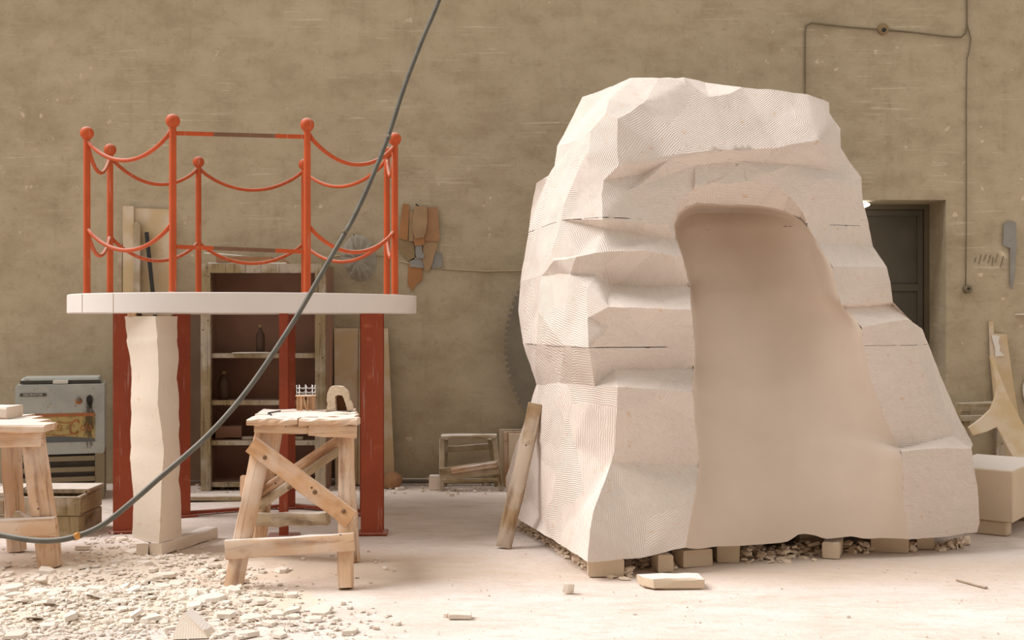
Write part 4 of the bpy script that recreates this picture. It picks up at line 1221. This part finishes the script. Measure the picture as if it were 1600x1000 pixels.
# left face of the block runs back to the left, right face to the right
def corner_block(c, pl, pr, z0, z1, mat, nm, label, cat):
    c, pl, pr = Vector(c), Vector(pl), Vector(pr)
    far = pl + pr - c
    mb = MB()
    ring = [c, pr, far, pl]
    mb.prism([Vector((p.x, p.y, z0)) for p in ring], (0, 0, z1 - z0))
    bmesh.ops.bevel(mb.bm, geom=mb.bm.edges[:], offset=.008, segments=1, affect='EDGES')
    return tag(mb.build(nm, M[mat]), label, cat)
cc = Vector(((1583 - 800) / FPX * 7.80, 7.80))
corner_block(cc.to_3d(), (2.86, 8.12, 0), (3.72, 8.50, 0), bz0, bz1, 'stone_tan', 'stone_block', 'big squared tan stone block with a dusty top at the right edge', 'stone')
corner_block((3.20, 7.86, 0), (2.86, 8.10, 0), (3.26, 7.93, 0), 0, bz0 - .001, 'stone_tan', 'stone_bar', 'flat stone bar under the near end of the big squared block', 'stone')
corner_block((3.62, 8.48, 0), (3.30, 8.72, 0), (3.69, 8.56, 0), 0, bz0 - .001, 'stone_tan', 'stone_bar', 'flat stone bar under the far end of the big squared block', 'stone')
board([(1547, 557), (1552, 557), (1560, 580), (1572, 612), (1600, 665), (1662, 772), (1612, 772), (1590, 725), (1558, 667), (1540, 675), (1521, 680), (1514, 668), (1532, 655), (1548, 640), (1556, 620), (1558, 608), (1553, 580)], 10.06, 9.76, .03, 'wood_pale', 'forked_offcut', 'forked pale wooden offcut leaning on the wall at the right', 'offcut')
pk = empty('torn_plank', P(1575, 720, 10.36), 'upright plank with torn paper, behind the forked offcut', 'plank')
mb = MB(); mb.prism([P(x, y, 10.40 - .00022 * (y - 500)) for x, y in ((1546, 502), (1552, 502), (1553, 521), (1573, 522), (1582, 590), (1592, 650), (1606, 756), (1566, 756), (1548, 560))], (0, .02, 0))
mb.build('plank_body', M['wood_pale'], pk)
mb = MB(); mb.prism([P(x, y, 10.378) for x, y in ((1549, 523), (1562, 525), (1560, 535), (1563, 542), (1562, 548), (1569, 556), (1555, 557), (1555, 545))], (0, .004, 0))
mb.build('torn_paper', M['paper'], pk)
sd = empty('small_trestle', Vector((3.88, 10.22, 0)), 'small grey wooden trestle behind the carved stone at the right', 'trestle')
S3 = lambda nm, a, b, w, t, up=(0, 0, 1), mat='wood_grey': MB().beam(a, b, w, t, up=up, segs=3, bev=.005, jit=.002).build(nm, M['wood_olive'], sd)
S3('top_board', P(1497, 636, 10.22), P(1575, 633, 10.22), .18, .06)
S3('leg', P(1506, 642, 10.18), foot(1506, 10.16), .09, .05, up=(0, -1, 0)); S3('leg', P(1562, 642, 10.18), foot(1566, 10.16), .07, .05, up=(0, -1, 0))
S3('rail', P(1500, 654, 10.14), P(1560, 652, 10.14), .05, .03, up=(0, -1, 0))
S3('shelf_board', P(1524, 650, 10.24), P(1560, 649, 10.24), .10, .015)
tag(MB().lathe([(.25, 0), (.255, .012), (.25, .024), (.22, .026)], P(1643, 610, 10.425), axis=(0, -1, 0), n=48).build('round_lid', M['paper'], sharp=40), 'round white lid hung on the wall, cut off by the right edge', 'lid')
tag(MB().beam(P(1588, 491, 10.40), P(1680, 489, 10.40), .05, .010, up=(0, 0, 1)).build('wall_ledge', M['paper']), 'thin white ledge on the wall at the right edge', 'ledge')

# ---------------------------------------------------------------- hose across the front
hp_ = [(745, -190, 7.6), (712, -80, 7.4), (686, 0, 7.25), (660, 62, 7.1), (632, 135, 6.95), (606, 215, 6.8), (578, 285, 6.65), (552, 341, 6.52), (527, 385, 6.4), (497, 437, 6.28), (465, 492, 6.15), (430, 547, 6.02), (398, 594, 5.92), (367, 634, 5.82), (329, 676, 5.72), (290, 712, 5.63), (250, 746, 5.55), (210, 781, 5.48), (172, 812, 5.43), (146, 828, 5.40), (122, 837, 5.38), (98, 843, 5.37), (68, 845, 5.37), (34, 842, 5.38), (0, 836, 5.4), (-60, 830, 5.4), (-160, 850, 5.4), (-260, 900, 5.4), (-340, 965, 5.4)]
def spline(pts, k=4):
    out = []
    for i in range(len(pts) - 1):
        p0, p1, p2, p3 = pts[max(0, i - 1)], pts[i], pts[i + 1], pts[min(len(pts) - 1, i + 2)]
        for j in range(k):
            q = j / k
            out.append(0.5 * ((2 * p1) + (p2 - p0) * q + (2 * p0 - 5 * p1 + 4 * p2 - p3) * q * q + (3 * p1 - p0 - 3 * p2 + p3) * q ** 3))
    return out + [pts[-1]]
hs = empty('rubber_hose', Vector((-3.1, 5.4, 0)), 'long grey rubber hose hanging down across the front from overhead', 'hose')
raw = [P(x, y, d) for x, y, d in hp_]
raw[0:0] = [Vector((-.02, 8.3, 5.50)), Vector((-.12, 7.9, 4.8))]
raw += [Vector((-3.5, 5.45, .02)), Vector((-4.2, 5.5, .018))]
for q in raw: q.z = max(q.z, .018)
MB().tube(spline(raw), 0.0128, 10).build('hose_body', M['hose'], hs)
cpl = MB()
c0 = P(125, 836, 5.38); c1 = P(118, 838.5, 5.38)
cpl.tube([c0, c1], .016, 12)
cpl.lathe([(.008, 0), (.014, .006), (.014, .014), (.007, .02)], P(121, 836, 5.37), axis=(0.2, -1, 0), n=14)
cpl.build('coupling', M['brass'], hs)
for (a, b) in (((541, 360), (538, 365)), ((608, 212), (606, 217))):
    MB().tube([P(*a, 6.46 if a[0] < 600 else 6.805), P(*b, 6.45 if a[0] < 600 else 6.795)], 0.0142, 10).build('clip', M['steel'], hs)
tag(MB().tube([(-.02, 7.6, 5.52), (-.02, 9.0, 5.52)], .03, 10).build('overhead_pipe', M['steel']), 'overhead pipe that the rubber hose hangs from', 'pipe')
# ---------------------------------------------------------------- blocks, chips and rubble
def flake_mesh(bm, c, s, th, rot, tilt, n=6, rnd=R):
    """a thin broken flake of stone: an uneven polygon with a smaller top"""
    M_ = Matrix.Translation(c) @ Matrix.Rotation(rot, 4, 'Z') @ Matrix.Rotation(tilt, 4, 'X')
    asp = rnd.uniform(.5, 1.0)
    lo, hi = [], []
    a0 = rnd.uniform(0, 6.28)
    for k in range(n):
        a = a0 + 2 * math.pi * (k + rnd.uniform(-.28, .28)) / n
        q = rnd.uniform(.72, 1.0)
        x, y = s * q * math.cos(a), s * q * asp * math.sin(a)
        lo.append(bm.verts.new(M_ @ Vector((x, y, 0))))
        k2 = rnd.uniform(.80, .97)
        hi.append(bm.verts.new(M_ @ Vector((x * k2, y * k2, th * rnd.uniform(.75, 1.1)))))
    bm.faces.new(lo[::-1]); bm.faces.new(hi)
    for k in range(n):
        j = (k + 1) % n
        bm.faces.new([lo[k], lo[j], hi[j], hi[k]])

M['chip'] = mat_stone('stone_chips', (0.79, 0.70, 0.605), 0.0, False)
M['dust'] = mat_stone('stone_dust', (0.76, 0.645, 0.525), 0.0, False)
M['rubble'] = mat_stone('warm_rubble', (0.86, 0.72, 0.57), 0.0, False)
def pile_h(x, y):
    """height of the dust heap under the chips at the left"""
    h = 0.0
    for (cx, cy, rx, ry, hh) in ((-2.02, 5.98, .62, .34, .055), (-1.55, 6.05, .5, .3, .03), (-2.25, 6.75, .45, .30, .025), (-2.05, 7.0, .35, .25, .03), (-1.72, 6.9, .4, .3, .012)):
        d = ((x - cx) / rx) ** 2 + ((y - cy) / ry) ** 2
        h = max(h, hh * math.exp(-1.6 * d)) if d < 4 else h
    return h
# the dust heap itself
mb = MB()
gx, gy = 70, 60
g_ = []
for j in range(gy + 1):
    row = []
    for i in range(gx + 1):
        x, y = -3.2 + 2.4 * i / gx, 5.2 + 2.4 * j / gy
        e = min(i, gx - i, j, gy - j)
        h = pile_h(x, y) + .010 * noise.noise(Vector((x * 9, y * 9, 2))) * min(1, pile_h(x, y) / .01) - .0075 + fl_z(x, y) * 0
        row.append(mb.bm.verts.new((x, y, h if e else -.02)))
    g_.append(row)
for j in range(gy):
    for i in range(gx):
        mb.face([g_[j][i], g_[j][i + 1], g_[j + 1][i + 1], g_[j + 1][i]], 0, True)
tag(mb.build('dust_heap', M['dust']), 'low heap of stone dust under the chips at the left', 'dust', kind='stuff')

def dens(px, py):
    d = 0.0
    for (cx, cy, rx, ry, w) in ((130, 945, 170, 30, 1.0), (230, 955, 110, 28, .9), (60, 915, 110, 22, .6), (250, 905, 100, 22, .55), (190, 870, 60, 14, .6), (170, 845, 40, 10, .5), (330, 900, 70, 30, .35), (370, 945, 60, 30, .35), (450, 975, 110, 22, .28), (60, 985, 120, 20, .5), (300, 880, 40, 12, .4)):
        d += w * math.exp(-(((px - cx) / rx) ** 2 + ((py - cy) / ry) ** 2))
    return d
flakes = []
def try_flake(px, py, s):
    p = PF(px, py)
    for q, s2 in flakes:
        if (q - p).length < (s + s2) * .62: return None
    flakes.append((p, s))
    return p
named = [(296, 992, 'tri', 'upright triangular chip of stone at the lower front of the rubble'),
         (66, 913, 'up', 'pale chunk standing upright in the rubble left of the pile'),
         (131, 858, 'flat', 'long flat stone chip lying in front of the pillar foot, left'),
         (258, 902, 'big', 'large flat diamond-shaped stone chip right of the pile'),
         (328, 945, 'big', 'flat diamond-shaped chip in front of the work stand leg'),
         (406, 947, 'chip', 'small rounded chip on the floor right of the stand leg'),
         (432, 934, 'chip', 'pale flake of stone on the floor below the work stand'),
         (376, 925, 'up', 'small pale chunk at the foot of the left stand leg'),
         (353, 965, 'flat', 'angular stone chip lying ahead of the stand, by the triangular one')]
for (px, py, kd, lab) in named:
    p = PF(px, py)
    z = pile_h(p.x, p.y)
    if kd == 'tri':
        mb = MB()
        a, b, c = P(268, 998, 5.33), P(325, 995, 5.35), P(288, 957, 5.42)
        mb.prism([Vector((a.x, a.y, 0)), Vector((b.x, b.y, .0)), P(318, 985, 5.36), c, P(281, 965, 5.41)], (.02, .07, 0))
        tag(mb.build('stone_chip', M['stone_plain']), lab, 'stone chip')
        flakes.append((p, .09)); continue
    mb = MB()
    s, th = {'up': (.045, .035), 'flat': (.065, .022), 'big': (.085, .018), 'chip': (.045, .018)}[kd]
    if px == 376: s, th = .024, .025
    flake_mesh(mb.bm, Vector((p.x, p.y, z)), s, th, R.uniform(-.3, .3), {'up': .9}.get(kd, .03), 6)
    if kd == 'up':
        lo_ = min(v.co.z for v in mb.bm.verts)
        for v in mb.bm.verts: v.co.z += z - lo_
    tag(mb.build('stone_chip', M['chip']), lab, 'stone chip')
    flakes.append((p, s))
cnt = 0
tries = 0
while cnt < 285 and tries < 60000:
    tries += 1
    px, py = R.uniform(-30, 560), R.uniform(835, 1010)
    if R.random() > dens(px, py): continue
    if 88 < px < 125 and py < 862: continue
    s = .020 + .062 * R.random() ** 1.9
    p = try_flake(px, py, s)
    if p is None: continue
    if (Vector((p.x, p.y)) - Vector((-2.03, 7.3))).length < .24: continue      # pillar and its bars
    mb = MB()
    tl = R.gauss(0, .10) + (R.uniform(-.5, .5) if dens(px, py) > .7 and R.random() < .45 else 0)
    th = s * R.uniform(.14, .34)
    flake_mesh(mb.bm, Vector((0, 0, 0)), s, th, R.uniform(0, 6.28), tl, R.choice((5, 5, 6, 7)))
    lo_ = min(v.co.z for v in mb.bm.verts)
    base = pile_h(p.x, p.y) - .004
    loc = Vector((p.x, p.y, max(0, base) - lo_ - min(.004, .2 * s)))
    bmesh.ops.recalc_face_normals(mb.bm, faces=mb.bm.faces[:])
    me = bpy.data.meshes.new('stone_flake'); mb.bm.to_mesh(me); mb.bm.free(); me.materials.append(M['chip'])
    o = bpy.data.objects.new('stone_flake', me); COL.objects.link(o); o.location = loc
    big_ = s > .05
    zone = ('by the pillar foot' if py < 885 and px < 240 else 'beside the left leg of the work stand' if px > 250 and py < 925 else 'along the front edge, right of the triangular chip' if px > 325 else 'in the front of the rubble heap' if py > 950 else 'in the middle of the rubble heap')
    lab = ('large ' if big_ else 'small ') + 'pale stone flake lying ' + zone
    tag(o, lab, 'stone chip', ('large ' if big_ else 'small ') + 'stone flakes lying ' + zone)
    cnt += 1
# gravel among the flakes: too small to count
bm = bmesh.new()
k = 0
while k < 5200:
    px, py = R.uniform(-30, 620), R.uniform(832, 1020)
    if R.random() > dens(px, py) * .8 + .012: continue
    k += 1
    p = PF(px, py)
    s = .004 + .021 * R.random() ** 2.2
    flake_mesh(bm, Vector((p.x, p.y, max(0, pile_h(p.x, p.y) - .006))), s, s * R.uniform(.25, .6), R.uniform(0, 6.28), R.gauss(0, .3), 5)
me = bpy.data.meshes.new('gravel'); bm.to_mesh(me); bm.free(); me.materials.append(M['chip'])
o = bpy.data.objects.new('gravel', me); COL.objects.link(o)
tag(o, 'fine stone gravel spread among the flakes at the lower left', 'gravel', kind='stuff')

# rubble packed under the carved stone
bm = bmesh.new()
def along(poly, q):
    return poly_at([PF(x, y) for x, y in poly], q)
for poly, num, wd, hh in (([(812, 822), (850, 842), (890, 868), (930, 895), (985, 900)], 420, .10, .05), ([(985, 884), (1025, 886), (1055, 888)], 90, .08, .07), ([(1160, 874), (1200, 872), (1250, 868), (1290, 862)], 230, .12, .075),
                          ([(1325, 862), (1345, 862), (1366, 862)], 80, .07, .06), ([(1462, 858), (1490, 856), (1515, 850)], 110, .06, .035), ([(1420, 860), (1436, 860)], 20, .05, .05)):
    for _ in range(num):
        p = along(poly, R.random())
        b_ = R.gauss(.05, wd * .6)
        s = .010 + .034 * R.random() ** 1.5
        h_ = max(0, hh * (1 - abs(R.gauss(0, .6)))) * R.random() if b_ > -.03 else 0
        flake_mesh(bm, Vector((p.x + R.uniform(-.02, .02), p.y + b_, h_ - .002)), s, s * R.uniform(.2, .5), R.uniform(0, 6.28), R.gauss(0, .6), 5)
me = bpy.data.meshes.new('stone_rubble'); bm.to_mesh(me); bm.free(); me.materials.append(M['rubble'])
o = bpy.data.objects.new('stone_rubble', me); COL.objects.link(o)
tag(o, 'loose stone rubble packed under the edges of the carved stone', 'rubble', kind='stuff')

# blocks that carry the carved stone
SUP = [(918, 976, 905, .12, .0, 'wide stone block under the near left corner of the carved stone'),
       (1024, 1050, 898, .12, .2, 'small square stone block under the front, left of the slanting one'),
       (1056, 1113, 889, .12, .42, 'slanting stone block under the inner left foot of the carved stone'),
       (1121, 1157, 882, .14, .0, 'upright stone block under the front, right of the slanting one'),
       (1250, 1291, 862, .12, .0, 'stone block set back under the middle of the hollow'),
       (1297, 1325, 877, .26, -.35, 'orange-tinted stone bar seen end-on under the hollow'),
       (1366, 1425, 866, .14, -.22, 'long stone block under the right foot of the carved stone'),
       (1434, 1461, 861, .14, .0, 'last stone block under the far right foot')]
for (a, b, y, dep, rot, lab) in SUP:
    D = FL(y)
    x0_, x1_ = (a - 800) / FPX * D, (b - 800) / FPX * D
    c = Vector(((x0_ + x1_) / 2 * (D + .05) / D, D + dep / 2 + .06, 0))
    u = Vector((math.sin(-rot), math.cos(rot), 0))
    h = .096
    mb = MB().beam(c - u * dep / 2 + Vector((0, 0, h / 2)), c + u * dep / 2 + Vector((0, 0, h / 2)), (x1_ - x0_) * .97, h, segs=3, bev=.008, jit=.003)
    tag(mb.build('support_block', M['stone_tan'], sharp=40), lab, 'stone')
for (x, y, lab) in ((.25, 8.2, 'rear left'), (2.6, 9.0, 'rear right')):
    tag(MB().box((x - .15, y - .15, 0), (x + .15, y + .15, .096)).build('support_block', M['stone_plain']), 'stone block under the ' + lab + ' corner of the carved stone', 'stone')

# loose pieces on the open floor
c = PF(1050, 921)
mb = MB().beam(Vector((c.x - .165, c.y + .07, .027)), Vector((c.x + .165, c.y + .085, .027)), .15, .052, segs=5, bev=.008, jit=.004)
for v in mb.bm.verts:
    if v.co.x < c.x - .10 and v.co.y < c.y + .05: v.co.y += .05; v.co.x += .02
tag(mb.build('stone_brick', M['stone_tan'], sharp=35), 'flat tan stone brick lying on the floor in front of the carved stone', 'stone')
def chip(px, py, s, th, lab, rot=0.0, tilt=.05, n=6, nm='stone_chip'):
    mb = MB(); p = PF(px, py)
    flake_mesh(mb.bm, Vector((p.x, p.y, 0)), s, th, rot, tilt, n)
    lo_ = min(v.co.z for v in mb.bm.verts)
    for v in mb.bm.verts: v.co.z -= lo_ + .001
    tag(mb.build(nm, M['chip']), lab, 'stone chip')
chip(887, 926, .036, .050, 'tan wedge of stone alone on the floor, left of the stone brick', .4, .35)
p = PF(718, 966)
tag(MB().beam(Vector((p.x - .05, p.y, .013)), Vector((p.x + .055, p.y, .013)), .06, .024, bev=.004, segs=2, jit=.003).build('stone_chip', M['chip']), 'flat oblong chip lying on the floor at the front', 'stone chip')
chip(697, 964, .018, .018, 'tiny chip touching the left end of the flat oblong chip')
chip(622, 976, .020, .014, 'small pale chip on the front floor below the stand')
chip(992, 961, .012, .008, 'tiny chip on the front floor ahead of the stone brick')
chip(536, 944, .022, .014, 'small chip on the floor ahead of the right stand leg')
chip(1325, 964, .012, .008, 'tiny brown chip on the front floor at the right')
chip(760, 757, .045, .025, 'flat chip on the floor under the step stool')
chip(575, 768, .04, .02, 'brown chip on the floor between the red leg and the wall', .2)
chip(625, 765, .05, .02, 'small brown chip on the floor right of the red leg', .5)
chip(705, 774, .035, .02, 'lone chip on the pale floor in front of the step stool', .5)
tag(MB().beam(PF(1496, 907) + Vector((0, 0, .004)), PF(1541, 919) + Vector((0, 0, .004)), .022, .008).build('wooden_lath', M['wood_brown']), 'thin brown lath lying flat on the bright floor at the lower right', 'lath')
# grit over the open floor
bm = bmesh.new()
for _ in range(500):
    px, py = R.uniform(330, 1620), 770 + 240 * R.random() ** .8
    p = PF(px, py)
    s = .002 + .006 * R.random() ** 3
    flake_mesh(bm, Vector((p.x, p.y, 0)), s, s * .7, R.uniform(0, 6.28), 0, 5)
for _ in range(260):
    p = P(R.uniform(280, 790), R.uniform(752, 772), 0)
    px, py = R.uniform(270, 790), R.uniform(757, 772)
    p = PF(px, py)
    s = .005 + .02 * R.random() ** 3
    flake_mesh(bm, Vector((p.x, p.y, 0)), s, s * .6, R.uniform(0, 6.28), R.gauss(0, .3), 5)
me = bpy.data.meshes.new('grit'); bm.to_mesh(me); bm.free(); me.materials.append(M['dust'])
o = bpy.data.objects.new('grit', me); COL.objects.link(o)
tag(o, 'fine grit and crumbs strewn over the open floor', 'grit', kind='stuff')
